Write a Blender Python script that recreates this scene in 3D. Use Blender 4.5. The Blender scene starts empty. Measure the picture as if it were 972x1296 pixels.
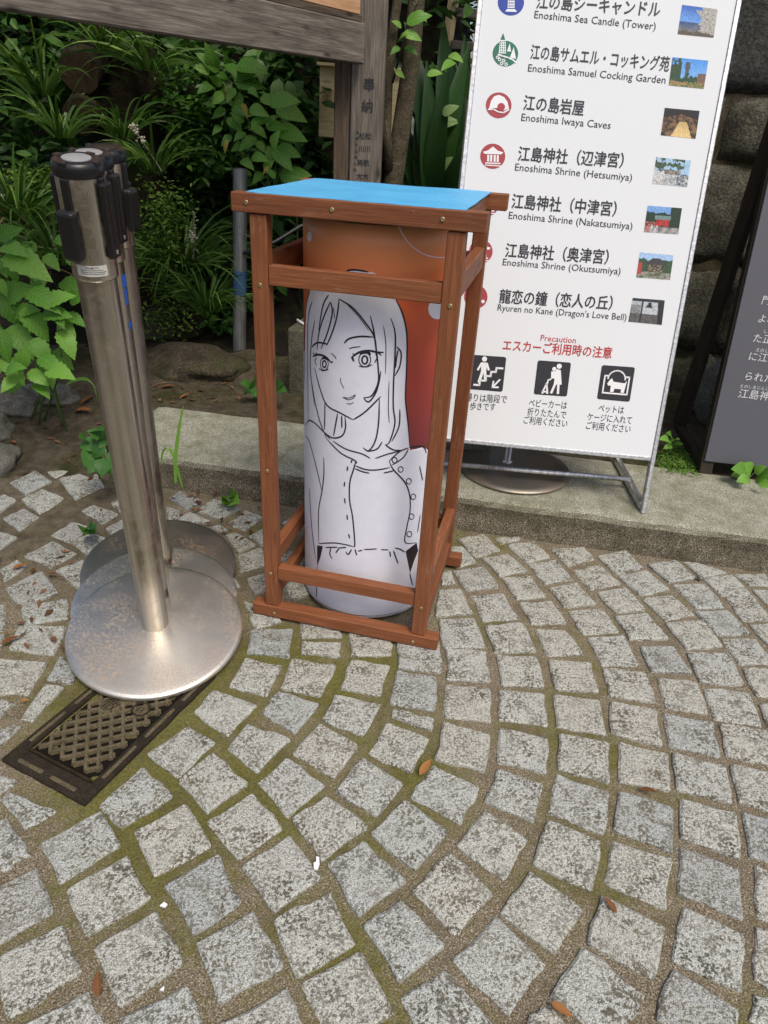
import bpy, bmesh, math, random
from mathutils import Vector, Matrix, noise
random.seed(11)
scene = bpy.context.scene
col = scene.collection

# ------------------------------------------------------------------ camera
IW, IH, FPX, PITCH, ROLL, CAMH = 972.0, 1296.0, 877.55, 0.51992, 0.05843, 1.08
_f = Vector((0, math.cos(PITCH), -math.sin(PITCH)))
_u0 = Vector((0, math.sin(PITCH), math.cos(PITCH)))
_r0 = Vector((1, 0, 0))
_r = _r0 * math.cos(ROLL) + _u0 * math.sin(ROLL)
_u = _u0 * math.cos(ROLL) - _r0 * math.sin(ROLL)
CAM = Vector((0, 0, CAMH))
cam_data = bpy.data.cameras.new('camera')
cam = bpy.data.objects.new('camera', cam_data)
col.objects.link(cam)
cam_data.sensor_fit = 'VERTICAL'
cam_data.sensor_height = 36.0
cam_data.sensor_width = 27.0
cam_data.lens = FPX / IH * 36.0
cam_data.clip_start = 0.02
cam_data.clip_end = 500
cam.matrix_world = Matrix(((_r.x, _u.x, -_f.x, 0), (_r.y, _u.y, -_f.y, 0), (_r.z, _u.z, -_f.z, CAMH), (0, 0, 0, 1)))
scene.camera = cam

# ------------------------------------------------------------------ sky, sun, exposure
SUN_EL, SUN_AZ = math.radians(58), math.radians(152)   # azimuth clockwise from +Y: light comes from behind the camera, right
world = bpy.data.worlds.new('World')
scene.world = world
world.use_nodes = True
wn = world.node_tree.nodes
sky = wn.new('ShaderNodeTexSky')
sky.sky_type = 'NISHITA'
sky.sun_disc = False
sky.sun_elevation = SUN_EL
sky.sun_rotation = SUN_AZ
sky.air_density = 1.0
sky.dust_density = 4.0
sky.ozone_density = 1.0
world.node_tree.links.new(sky.outputs[0], wn['Background'].inputs[0])
wn['Background'].inputs[1].default_value = 0.105
sun_data = bpy.data.lights.new('sun', 'SUN')
sun_data.energy = 1.5
sun_data.angle = math.radians(22)
sun_data.color = (1.0, 0.95, 0.82)
sun = bpy.data.objects.new('sun', sun_data)
col.objects.link(sun)
_sd = Vector((math.sin(SUN_AZ) * math.cos(SUN_EL), math.cos(SUN_AZ) * math.cos(SUN_EL), math.sin(SUN_EL)))
sun.rotation_euler = (-_sd).to_track_quat('-Z', 'Y').to_euler()
scene.view_settings.view_transform = 'Standard'
scene.view_settings.look = 'None'
scene.view_settings.gamma = 1.0
scene.view_settings.exposure = 0.52
scene.view_settings.use_curve_mapping = False

# ------------------------------------------------------------------ surveying helpers: where a sight line meets a surface of the place
def ray(x, y):
    return _f + _r * ((x - IW / 2) / FPX) - _u * ((y - IH / 2) / FPX)
def un(x, y, z=0.0):
    d = ray(x, y); return CAM + d * ((z - CAMH) / d.z)
def und(x, y, Y):
    d = ray(x, y); return CAM + d * (Y / d.y)
def onplane(x, y, P, n):
    d = ray(x, y); return CAM + d * ((P - CAM).dot(n) / d.dot(n))

# ------------------------------------------------------------------ objects
WM = {}
def link(o, parent=None, M=None):
    M = M or Matrix()
    col.objects.link(o)
    if parent is not None:
        o.parent = parent
        o.matrix_parent_inverse = WM[parent.name].inverted()
    o.matrix_basis = M
    WM[o.name] = M.copy()
    return o
def tag(o, label=None, cat=None, group=None, kind=None):
    if label: o['label'] = label
    if cat: o['category'] = cat
    if group: o['group'] = group
    if kind: o['kind'] = kind
    return o
def thing(name, loc, label, cat, group=None):
    o = bpy.data.objects.new(name, None)
    o.empty_display_size = 0.05
    link(o, None, Matrix.Translation(Vector(loc)))
    return tag(o, label, cat, group)
def mesh(name, verts, faces, mat, parent=None, M=None, smooth=False, center=True):
    vs = [Vector(v) for v in verts]
    if M is None and center and vs:
        lo = Vector((min(v.x for v in vs), min(v.y for v in vs), min(v.z for v in vs)))
        hi = Vector((max(v.x for v in vs), max(v.y for v in vs), max(v.z for v in vs)))
        c = (lo + hi) / 2; c.z = lo.z
        vs = [v - c for v in vs]
        M = Matrix.Translation(c)
    me = bpy.data.meshes.new(name)
    me.from_pydata([tuple(v) for v in vs], [], faces)
    if smooth:
        me.polygons.foreach_set('use_smooth', [True] * len(me.polygons))
    mats = mat if isinstance(mat, (list, tuple)) else [mat]
    for m in mats: me.materials.append(m)
    me.update()
    o = bpy.data.objects.new(name, me)
    return link(o, parent, M)
def inst(name, me, parent, M):
    return link(bpy.data.objects.new(name, me), parent, M)
def bm_mesh(name, bm, mat, parent=None, M=None, smooth=False):
    me = bpy.data.meshes.new(name)
    bm.to_mesh(me); bm.free()
    if smooth: me.polygons.foreach_set('use_smooth', [True] * len(me.polygons))
    me.materials.append(mat)
    return link(bpy.data.objects.new(name, me), parent, M)
def box_bm(sx, sy, sz, bev=0.002, seg=1):
    bm = bmesh.new()
    bmesh.ops.create_cube(bm, size=1.0)
    for v in bm.verts: v.co = Vector((v.co.x * sx, v.co.y * sy, v.co.z * sz))
    if bev > 0:
        bmesh.ops.bevel(bm, geom=bm.edges[:], offset=bev, segments=seg, affect='EDGES', profile=0.5)
    return bm
def frame_matrix(o, x, y, z):
    return Matrix(((x.x, y.x, z.x, o.x), (x.y, y.y, z.y, o.y), (x.z, y.z, z.z, o.z), (0, 0, 0, 1)))
def beam(name, A, B, wy, wz, mat, parent=None, up=Vector((0, 0, 1)), bev=0.002):
    """squared timber from A to B (centre line); local x runs along it, wz is the size along 'up'"""
    A, B = Vector(A), Vector(B)
    x = (B - A).normalized()
    y = up.cross(x)
    if y.length < 1e-4: y = Vector((0, 1, 0)).cross(x)
    y.normalize(); z = x.cross(y)
    return bm_mesh(name, box_bm((B - A).length, wy, wz, bev), mat, parent, frame_matrix((A + B) / 2, x, y, z))
def tube_data(pts, rad, seg=10, caps=True):
    pts = [Vector(p) for p in pts]
    rads = rad if isinstance(rad, (list, tuple)) else [rad] * len(pts)
    V, Fc = [], []
    ref = None
    for i, p in enumerate(pts):
        t = (pts[min(i + 1, len(pts) - 1)] - pts[max(i - 1, 0)]).normalized()
        if ref is None: ref = Vector((0, 0, 1)) if abs(t.z) < .9 else Vector((1, 0, 0))
        a = (ref - t * ref.dot(t)).normalized(); b = t.cross(a); ref = a
        for k in range(seg):
            an = 2 * math.pi * k / seg
            V.append(p + (a * math.cos(an) + b * math.sin(an)) * rads[i])
    for i in range(len(pts) - 1):
        for k in range(seg):
            k2 = (k + 1) % seg
            Fc.append((i * seg + k, i * seg + k2, (i + 1) * seg + k2, (i + 1) * seg + k))
    if caps:
        Fc.append(tuple(range(seg))[::-1]); n = (len(pts) - 1) * seg
        Fc.append(tuple(n + k for k in range(seg)))
    return V, Fc
def tube(name, pts, rad, mat, parent=None, seg=10, smooth=True):
    V, Fc = tube_data(pts, rad, seg)
    return mesh(name, V, Fc, mat, parent, smooth=smooth)
def lathe_data(prof, seg=48):
    V, Fc = [], []
    for r, z in prof:
        for k in range(seg):
            a = 2 * math.pi * k / seg
            V.append((r * math.cos(a), r * math.sin(a), z))
    for i in range(len(prof) - 1):
        for k in range(seg):
            k2 = (k + 1) % seg
            Fc.append((i * seg + k, i * seg + k2, (i + 1) * seg + k2, (i + 1) * seg + k))
    return V, Fc
def lathe(name, prof, mat, parent=None, M=None, seg=48):
    V, Fc = lathe_data(prof, seg)
    return mesh(name, V, Fc, mat, parent, M or Matrix(), smooth=True)

# ------------------------------------------------------------------ materials
def new_mat(name):
    m = bpy.data.materials.new(name); m.use_nodes = True
    nt = m.node_tree
    return m, nt, nt.nodes['Principled BSDF']
def nd(nt, t, **k):
    n = nt.nodes.new(t)
    for a, b in k.items():
        if isinstance(a, str) and a.startswith('i_'): n.inputs[a[2:]].default_value = b
        else: setattr(n, a, b)
    return n
def co(nt, scale=(1, 1, 1), rnd=0.0, kind='Object'):
    tc = nd(nt, 'ShaderNodeTexCoord'); mp = nd(nt, 'ShaderNodeMapping')
    nt.links.new(tc.outputs[kind], mp.inputs[0]); mp.inputs['Scale'].default_value = scale
    if rnd:
        oi = nd(nt, 'ShaderNodeObjectInfo'); mu = nd(nt, 'ShaderNodeMath', operation='MULTIPLY')
        nt.links.new(oi.outputs['Random'], mu.inputs[0]); mu.inputs[1].default_value = rnd
        cb = nd(nt, 'ShaderNodeCombineXYZ')
        for i in range(3): nt.links.new(mu.outputs[0], cb.inputs[i])
        nt.links.new(cb.outputs[0], mp.inputs['Location'])
    return mp.outputs[0]
def nz(nt, vec, scale, detail=4, rough=.6, dist=0.0):
    n = nd(nt, 'ShaderNodeTexNoise'); nt.links.new(vec, n.inputs['Vector'])
    n.inputs['Scale'].default_value = scale; n.inputs['Detail'].default_value = detail
    n.inputs['Roughness'].default_value = rough; n.inputs['Distortion'].default_value = dist
    return n.outputs['Fac']
def ramp(nt, fac, stops, interp='LINEAR'):
    r = nd(nt, 'ShaderNodeValToRGB'); nt.links.new(fac, r.inputs[0])
    r.color_ramp.interpolation = interp
    e = r.color_ramp.elements
    while len(e) < len(stops): e.new(0.5)
    for q, (p, c) in zip(e, stops):
        q.position = p; q.color = (c[0], c[1], c[2], 1) if isinstance(c, (tuple, list)) else (c, c, c, 1)
    return r.outputs[0]
def mix(nt, fac, a, b, mode='MIX'):
    m = nd(nt, 'ShaderNodeMix', data_type='RGBA', blend_type=mode)
    for s, v in ((0, fac), (6, a), (7, b)):
        if isinstance(v, (int, float)): m.inputs[s].default_value = v
        elif isinstance(v, (tuple, list)): m.inputs[s].default_value = (v[0], v[1], v[2], 1)
        else: nt.links.new(v, m.inputs[s])
    return m.outputs[2]
def mth(nt, op, a, b=None, clamp=False):
    m = nd(nt, 'ShaderNodeMath', operation=op); m.use_clamp = clamp
    for i, v in enumerate((a, b)):
        if v is None: continue
        if isinstance(v, (int, float)): m.inputs[i].default_value = v
        else: nt.links.new(v, m.inputs[i])
    return m.outputs[0]
def bump(nt, b, h, strength=.5, dist=.002):
    n = nd(nt, 'ShaderNodeBump'); n.inputs['Strength'].default_value = strength; n.inputs['Distance'].default_value = dist
    nt.links.new(h, n.inputs['Height']); nt.links.new(n.outputs[0], b.inputs['Normal'])
    return n
def setc(nt, b, c, rough=None):
    if isinstance(c, (tuple, list)): b.inputs['Base Color'].default_value = (c[0], c[1], c[2], 1)
    else: nt.links.new(c, b.inputs['Base Color'])
    if rough is not None:
        if isinstance(rough, (int, float)): b.inputs['Roughness'].default_value = rough
        else: nt.links.new(rough, b.inputs['Roughness'])
def leafveins(nt):
    s = nd(nt, 'ShaderNodeSeparateXYZ'); tc = nd(nt, 'ShaderNodeTexCoord'); nt.links.new(tc.outputs['Object'], s.inputs[0])
    ay = mth(nt, 'ABSOLUTE', s.outputs[1])
    ph = mth(nt, 'MULTIPLY', mth(nt, 'SUBTRACT', s.outputs[0], mth(nt, 'MULTIPLY', ay, .8)), 8.0)
    fr = mth(nt, 'ABSOLUTE', mth(nt, 'SUBTRACT', mth(nt, 'FRACT', ph), .5))
    side = ramp(nt, fr, [(.0, 1), (.12, 0)])
    rib = ramp(nt, ay, [(.0, 1), (.022, 0)])
    return mth(nt, 'MAXIMUM', side, rib)
def orand(nt): return nd(nt, 'ShaderNodeObjectInfo').outputs['Random']
def flat(name, c, rough=.6, metal=0.0, spec=.5):
    m, nt, b = new_mat(name); v = co(nt)
    n = nz(nt, v, 60, 3)
    setc(nt, b, mix(nt, ramp(nt, n, [(.3, 0), (.7, .25)]), c, tuple(x * .82 for x in c)), rough)
    b.inputs['Metallic'].default_value = metal; b.inputs['Specular IOR Level'].default_value = spec
    return m
def ink(name, c, rough=.5):
    m, nt, b = new_mat(name); setc(nt, b, c, rough); return m

def mat_paving():
    m, nt, b = new_mat('granite_sett'); v = co(nt, rnd=37.0); rnd = orand(nt)
    pit = nz(nt, v, 185, 3, .65, .25)           # chisel pits a few mm across
    pit2 = nz(nt, v, 36, 3, .6, .6)
    fine = nz(nt, v, 480, 2, .7)
    h = mth(nt, 'ADD', mth(nt, 'MULTIPLY', pit, .72), mth(nt, 'MULTIPLY', pit2, .34))
    dirt = ramp(nt, h, [(.475, 1), (.54, 0)])
    grain = ramp(nt, fine, [(.30, (.115, .113, .097)), (.42, (.325, .325, .295)), (.56, (.60, .605, .57))])
    tint = ramp(nt, rnd, [(0, (.76, .79, .83)), (.10, (.94, .96, .97)), (.5, (1.0, 1.0, .98)), (.88, (1.0, .975, .93)), (1, (.84, .85, .86))])
    grain = mix(nt, 1.0, grain, tint, 'MULTIPLY')
    dcol = ramp(nt, nz(nt, v, 14, 3), [(.35, (.080, .072, .050)), (.6, (.150, .128, .085))])
    amount = mth(nt, 'MULTIPLY', dirt, ramp(nt, nz(nt, v, 15, 3, .6), [(.3, .35), (.6, .95)]))
    c = mix(nt, amount, grain, dcol)
    setc(nt, b, c, .82)
    b.inputs['Specular IOR Level'].default_value = .3
    hh = mth(nt, 'ADD', h, mth(nt, 'MULTIPLY', fine, .18))
    bump(nt, b, hh, 1.0, .008)
    return m
def mat_joint():
    m, nt, b = new_mat('sandy_joint'); v = co(nt)
    grit = nz(nt, v, 420, 2, .7); mid = nz(nt, v, 60, 4, .65)
    sand = ramp(nt, grit, [(.30, (.06, .047, .030)), (.46, (.185, .147, .097)), (.58, (.30, .25, .175)), (.68, (.58, .54, .45))])
    moss = ramp(nt, nz(nt, v, 260, 3, .7), [(.3, (.06, .062, .014)), (.7, (.235, .215, .055))])
    # moss keeps to the damp left and middle of the path, little of it by the right hand kerb
    sx = nd(nt, 'ShaderNodeSeparateXYZ'); tc = nd(nt, 'ShaderNodeTexCoord'); nt.links.new(tc.outputs['Object'], sx.inputs[0])
    patch = nz(nt, v, 3.2, 5, .6)
    big = mth(nt, 'ADD', patch, mth(nt, 'MULTIPLY', mid, .30))
    dx = mth(nt, 'ADD', sx.outputs[0], .28); dy = mth(nt, 'SUBTRACT', sx.outputs[1], .98)
    rr = mth(nt, 'SQRT', mth(nt, 'ADD', mth(nt, 'MULTIPLY', dx, dx), mth(nt, 'MULTIPLY', dy, dy)))
    big = mth(nt, 'SUBTRACT', big, mth(nt, 'MULTIPLY', rr, .22))
    f = ramp(nt, big, [(.46, 0), (.64, .9)])
    c = mix(nt, f, sand, moss)
    c = mix(nt, ramp(nt, nz(nt, v, 9, 4), [(.50, 0), (.75, .5)]), c, (.085, .063, .042))
    wash = mth(nt, 'MULTIPLY', ramp(nt, mth(nt, 'ADD', sx.outputs[0], 1.5), [(.62, 1), (.90, 0)]), ramp(nt, mth(nt, 'SUBTRACT', sx.outputs[1], 1.0), [(.30, 0), (.62, 1)]))
    earth = ramp(nt, nz(nt, v, 26, 6, .7), [(.3, (.05, .04, .026)), (.5, (.12, .097, .066)), (.7, (.20, .168, .12))])
    c = mix(nt, mth(nt, 'MULTIPLY', wash, .85), c, earth)
    setc(nt, b, c, .95); b.inputs['Specular IOR Level'].default_value = .15
    bump(nt, b, mth(nt, 'ADD', grit, mid), .9, .005)
    return m
def mat_kerb():
    m, nt, b = new_mat('kerb_stone'); v = co(nt, rnd=9.0)
    fine = nz(nt, v, 330, 2, .65); mid = nz(nt, v, 16, 5, .65)
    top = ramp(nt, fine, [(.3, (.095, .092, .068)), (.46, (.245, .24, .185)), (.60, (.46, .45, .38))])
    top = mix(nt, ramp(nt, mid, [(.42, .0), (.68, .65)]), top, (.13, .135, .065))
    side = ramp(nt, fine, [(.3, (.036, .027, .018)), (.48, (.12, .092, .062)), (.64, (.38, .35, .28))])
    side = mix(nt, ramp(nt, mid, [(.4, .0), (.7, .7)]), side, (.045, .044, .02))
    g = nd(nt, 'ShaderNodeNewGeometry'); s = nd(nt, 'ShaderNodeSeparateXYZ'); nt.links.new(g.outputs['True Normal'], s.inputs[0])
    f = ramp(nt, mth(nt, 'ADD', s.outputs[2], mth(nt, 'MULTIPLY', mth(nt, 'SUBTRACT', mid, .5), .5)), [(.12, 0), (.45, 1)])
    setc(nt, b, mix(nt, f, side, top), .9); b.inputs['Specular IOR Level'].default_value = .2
    bump(nt, b, mth(nt, 'ADD', fine, mid), .6, .004)
    return m
def mat_soil():
    m, nt, b = new_mat('soil'); v = co(nt)
    n = nz(nt, v, 26, 6, .7); f2 = nz(nt, v, 240, 3, .7)
    c = ramp(nt, n, [(.3, (.05, .04, .026)), (.5, (.12, .097, .066)), (.7, (.20, .168, .12))])
    c = mix(nt, ramp(nt, f2, [(.45, 0), (.75, .6)]), c, (.17, .14, .10))
    c = mix(nt, ramp(nt, nz(nt, v, 5, 4), [(.52, 0), (.68, .7)]), c, (.05, .058, .014))
    setc(nt, b, c, 1.0); b.inputs['Specular IOR Level'].default_value = .1
    bump(nt, b, mth(nt, 'ADD', n, f2), 1.0, .015)
    return m
def mat_rock(name, dark, light, moss=.3, sc=1.0):
    m, nt, b = new_mat(name); v = co(nt, rnd=23.0)
    n = nz(nt, v, 13 * sc, 6, .7); f2 = nz(nt, v, 120 * sc, 4, .7)
    c = ramp(nt, n, [(.3, dark), (.68, light)])
    c = mix(nt, ramp(nt, f2, [(.42, .7), (.62, 0)]), c, tuple(x * .35 for x in dark))
    c = mix(nt, ramp(nt, nz(nt, v, 6 * sc, 5, .65), [(.5, 0), (.68, moss)]), c, (.05, .06, .018))
    setc(nt, b, c, .92); b.inputs['Specular IOR Level'].default_value = .2
    bump(nt, b, mth(nt, 'ADD', n, mth(nt, 'MULTIPLY', f2, .6)), .9, .012)
    return m
def mat_wood(name, a, c2, c3, grain=(4, 70, 70), rough=.6, deep=.0012, worn=0.0, knots=True):
    m, nt, b = new_mat(name); v = co(nt, grain, rnd=17.0)
    g = nz(nt, v, 1.6, 5, .65, .5)
    v2 = co(nt, (grain[0] * 2.2, grain[1] * 4, grain[2] * 4), rnd=31.0)
    g2 = nz(nt, v2, 1.5, 3, .7)
    c = ramp(nt, g, [(.28, a), (.52, c2), (.75, c3)])
    c = mix(nt, ramp(nt, g2, [(.40, .40), (.58, 0)]), c, tuple(x * .6 for x in a))
    if knots:
        kv = co(nt, (5.5, 16, 16), rnd=13.0); vo = nd(nt, 'ShaderNodeTexVoronoi'); nt.links.new(kv, vo.inputs['Vector']); vo.inputs['Scale'].default_value = 1.0
        c = mix(nt, ramp(nt, vo.outputs['Distance'], [(.05, .85), (.16, .0)]), c, tuple(x * .35 for x in a))
    tone = ramp(nt, orand(nt), [(0, (.86, .86, .86)), (1, (1.12, 1.1, 1.08))])
    c = mix(nt, 1.0, c, tone, 'MULTIPLY')
    if worn:
        v3 = co(nt, (9, 30, 30), rnd=5.0)
        c = mix(nt, ramp(nt, nz(nt, v3, 1.4, 5, .7), [(.58, 0), (.80, worn)]), c, (.42, .30, .20))
    setc(nt, b, c, rough); b.inputs['Specular IOR Level'].default_value = .3
    bump(nt, b, mth(nt, 'ADD', g, mth(nt, 'MULTIPLY', g2, .5)), .6, deep)
    return m
def mat_steel(name, base, rough, stain, stain_amt, refl_streak=(40, 40, 2), bsc=17):
    m, nt, b = new_mat(name); v = co(nt, rnd=7.0); vs = co(nt, refl_streak, rnd=3.0)
    br = nz(nt, vs, 3.0, 4, .6); blot = nz(nt, v, bsc, 7, .8); sp = nz(nt, v, 160, 3, .7)
    c = mix(nt, ramp(nt, br, [(.35, 0), (.65, .85)]), base, tuple(x * .50 for x in base))  # darker bands mixed into the colour imitate reflections along the posts
    f = mth(nt, 'MULTIPLY', ramp(nt, blot, [(.46, 0), (.66, 1)]), ramp(nt, sp, [(.40, .25), (.62, 1)]))
    f = mth(nt, 'MULTIPLY', f, stain_amt)
    c = mix(nt, f, c, stain)
    c = mix(nt, ramp(nt, nz(nt, v, 300, 2, .7), [(.70, 0), (.74, .7)]), c, (.06, .035, .02))
    setc(nt, b, c, mth(nt, 'ADD', mth(nt, 'MULTIPLY', f, .45), mth(nt, 'ADD', mth(nt, 'MULTIPLY', br, .15), rough), True))
    met = mth(nt, 'SUBTRACT', 1.0, mth(nt, 'MULTIPLY', f, .9), True)
    nt.links.new(met, b.inputs['Metallic'])
    bump(nt, b, sp, .12, .0006)
    return m
def mat_leaf(name, dark, mid, light, rough=.45, trans=.28, per_island=False, vein=True):
    m, nt, b = new_mat(name)
    if per_island:
        r = nd(nt, 'ShaderNodeNewGeometry').outputs['Random Per Island']
    else:
        r = orand(nt)
    c = ramp(nt, r, [(0, dark), (.5, mid), (1, light)])
    v = co(nt)
    c = mix(nt, ramp(nt, nz(nt, v, 30, 3), [(.3, 0), (.8, .45)]), c, tuple(x * .6 for x in mid))
    if vein:
        vn = leafveins(nt)
        c = mix(nt, mth(nt, 'MULTIPLY', vn, .45), c, tuple(x * 1.25 for x in light))
        bump(nt, b, mth(nt, 'SUBTRACT', 1.0, vn), .35, .012)
    setc(nt, b, c, rough); b.inputs['Specular IOR Level'].default_value = .35
    out = nt.nodes['Material Output']; tr = nd(nt, 'ShaderNodeBsdfTranslucent'); ms = nd(nt, 'ShaderNodeMixShader')
    c2 = mix(nt, 1.0, c, (1.25, 1.3, .6), 'MULTIPLY'); nt.links.new(c2, tr.inputs[0])
    ms.inputs[0].default_value = trans
    nt.links.new(b.outputs[0], ms.inputs[1]); nt.links.new(tr.outputs[0], ms.inputs[2]); nt.links.new(ms.outputs[0], out.inputs[0])
    return m
M_SETT = mat_paving(); M_JOINT = mat_joint(); M_KERB = mat_kerb(); M_SOIL = mat_soil()
M_WALL = mat_rock('wall_stone', (.055, .052, .042), (.20, .19, .145), .45)
M_WALLS = mat_rock('wall_stone_smooth', (.06, .06, .055), (.10, .10, .09), .15, .6)
M_SHADESOIL = mat_rock('shade_dark_soil', (.008, .006, .004), (.026, .019, .012), .5)
M_BOULDER = mat_rock('mossy_rock', (.035, .028, .018), (.13, .105, .07), .6)
M_GRANITE = mat_rock('edging_granite', (.14, .135, .115), (.36, .35, .31), .35, 2.0)
M_CONC = mat_rock('old_concrete', (.10, .095, .065), (.22, .21, .15), .5, 1.5)
M_STAIN = mat_wood('red_brown_stained_wood', (.17, .058, .024), (.228, .080, .033), (.295, .112, .050), worn=.4)
M_GREYWOOD = mat_wood('weathered_grey_wood', (.085, .070, .056), (.21, .18, .15), (.34, .30, .255), (3, 42, 42), .85, .004)
M_BROWNWOOD = mat_wood('weathered_brown_wood', (.05, .036, .025), (.125, .09, .064), (.21, .16, .118), (3, 42, 42), .85, .004)
M_NEWWOOD = mat_wood('pale_orange_board', (.45, .25, .13), (.58, .34, .19), (.66, .42, .26), (2, 30, 30), .6)
M_CREAM = mat_wood('cream_board', (.62, .47, .24), (.74, .58, .32), (.80, .66, .40), (3, 20, 20), .6)
M_DARKWOOD = mat_wood('dark_board_frame', (.018, .014, .010), (.034, .027, .019), (.058, .047, .034), (3, 40, 40), .7)
M_POST = mat_steel('tarnished_steel_post', (.66, .60, .51), .22, (.19, .11, .06), .42, (15, 15, .25))
M_SLEEVE = mat_steel('steel_sleeve', (.80, .745, .65), .20, (.24, .14, .07), .32, (15, 15, .25))
def mat_disc(name, base, dull):
    m, nt, b = new_mat(name); v = co(nt, rnd=5.0)
    area = ramp(nt, nz(nt, v, 9, 4, .6), [(.40, .0), (.60, .9)])
    speck = ramp(nt, nz(nt, v, 200, 5, .8), [(.48, 0), (.62, 1)])
    grime = ramp(nt, nz(nt, v, 5, 6, .7), [(.45, 0), (.75, .5)])
    c = mix(nt, grime, base, tuple(x * k for x, k in zip(base, (.66, .60, .52))))
    rust = mth(nt, 'MULTIPLY', mth(nt, 'MULTIPLY', area, speck), .85)
    c = mix(nt, rust, c, (.36, .18, .065))
    c = mix(nt, ramp(nt, nz(nt, v, 420, 2, .7), [(.68, 0), (.72, .6)]), c, (.10, .06, .03))
    scr = nd(nt, 'ShaderNodeTexWave', wave_type='RINGS', rings_direction='Z'); nt.links.new(v, scr.inputs['Vector']); scr.inputs['Scale'].default_value = 260; scr.inputs['Distortion'].default_value = 1.5
    setc(nt, b, c, mth(nt, 'ADD', mth(nt, 'MULTIPLY', grime, .16), dull))
    nt.links.new(mth(nt, 'SUBTRACT', 1.0, rust), b.inputs['Metallic'])
    bump(nt, b, scr.outputs['Fac'], .05, .0004)
    return m
M_DISC = mat_disc('rust_speckled_steel_disc', (.72, .70, .65), .40)
M_DISCOLD = mat_disc('dull_steel_disc', (.34, .315, .275), .44)
M_ALU = mat_steel('aluminium', (.84, .84, .85), .34, (.5, .48, .44), .2)
M_GALV = mat_steel('galvanised_pipe', (.40, .41, .41), .5, (.14, .12, .09), .6)
M_BLACK = flat('black_plastic', (.010, .010, .011), .36)
M_CAPGREY = flat('worn_cap_disc', (.27, .275, .28), .5)
M_PANEL = ink('white_sign_panel', (.73, .75, .775), .3)
M_WHITE = ink('white_print', (.80, .80, .82))
M_INK = ink('near_black_print', (.022, .022, .028))
M_RED = ink('sign_red', (.36, .045, .055)); M_REDTXT = ink('text_red', (.48, .03, .03))
M_GREEN = ink('sign_green', (.014, .15, .085)); M_BLUE = ink('sign_blue', (.015, .05, .33))
def mat_tarp():
    m, nt, b = new_mat('blue_sheet'); v = co(nt)
    c = mix(nt, ramp(nt, nz(nt, v, 6, 5, .65), [(.35, 0), (.7, .8)]), (.075, .40, .72), (.11, .47, .80))
    c = mix(nt, ramp(nt, nz(nt, v, 40, 5, .75), [(.60, 0), (.78, .45)]), c, (.20, .30, .34))
    c = mix(nt, ramp(nt, nz(nt, v, 300, 2, .6), [(.70, 0), (.73, .8)]), c, (.10, .085, .06))
    setc(nt, b, c, ramp(nt, nz(nt, v, 12, 4), [(.3, .38), (.7, .62)]))
    bump(nt, b, mth(nt, 'ADD', nz(nt, v, 9, 4, .6), mth(nt, 'MULTIPLY', nz(nt, v, 700, 1), .05)), .35, .006)
    return m
M_TARP = mat_tarp()
M_YELLOWLEAF = mat_leaf('yellowed_leaf', (.30, .28, .05), (.40, .34, .07), (.42, .28, .08), .6, .3)
M_TAPE = flat('blue_tape', (.03, .12, .52), .5); M_TAPEOLD = flat('faded_blue_tape', (.035, .09, .20), .6)
M_STICKER = flat('sticker', (.62, .61, .56), .5)
M_SLATE = flat('slate_grey_board', (.088, .088, .105), .5)
M_IRON = mat_rock('cast_iron', (.034, .025, .018), (.085, .064, .044), .3, 3.0)
M_IRONSHADE = mat_rock('shade_dark_iron_recess', (.010, .008, .006), (.024, .018, .013), .1, 3.0)
M_IRONTOP = mat_rock('worn_iron_ribs', (.17, .13, .075), (.33, .27, .165), .3, 3.0)
M_HOLE = ink('dark_hole', (.006, .005, .004), .9)
M_LEAF = mat_leaf('fresh_leaf', (.08, .22, .022), (.14, .33, .04), (.22, .43, .07))
M_SHRUB = mat_leaf('shrub_leaf', (.06, .18, .022), (.15, .36, .05), (.30, .52, .11), .42, .35)
M_DKLEAF = mat_leaf('dark_leaf', (.02, .06, .013), (.05, .125, .024), (.11, .23, .045), .5, .2, True, False)
M_GRASS = mat_leaf('lily_turf_blade', (.03, .08, .014), (.075, .165, .028), (.20, .32, .07), .42, .22, True, False)
M_STRAP = mat_leaf('broad_dark_blade', (.012, .040, .010), (.024, .068, .016), (.045, .11, .024), .32, .12, False, False)
M_HEART = mat_leaf('heart_leaf', (.035, .12, .022), (.055, .17, .03), (.085, .22, .04))
M_PALELEAF = mat_leaf('pale_limp_leaf', (.17, .27, .09), (.20, .31, .11), (.24, .35, .13))
M_MOSS = mat_leaf('moss', (.05, .11, .012), (.085, .17, .02), (.13, .23, .03), .8, .1, True, False)
M_STEM = flat('green_stem', (.06, .11, .025), .6)
M_BLOSSOM = flat('cream_flowers', (.62, .58, .45), .7)
M_DRY = mat_leaf('dry_leaf', (.12, .045, .015), (.25, .095, .028), (.36, .16, .05), .7, .1)
M_STRAW = flat('dead_blade', (.36, .26, .13), .7)
M_BARK = mat_rock('bark', (.085, .068, .042), (.24, .20, .135), .4, 1.6)
M_DKBARK = mat_rock('dark_bark', (.016, .012, .008), (.055, .043, .028), .6, 1.2)
M_CUT = mat_rock('rotten_cut_wood', (.035, .022, .012), (.10, .065, .035), .2, 3.0)
M_CABLE = flat('white_cable', (.75, .75, .75), .5); M_HOSE = flat('black_hose', (.012, .012, .012), .5)
M_PALESTONE = mat_rock('pale_stone', (.22, .23, .21), (.34, .35, .32), .4, 1.0)
M_BRASS = flat('brass_screw', (.42, .33, .17), .4, .8)

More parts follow.
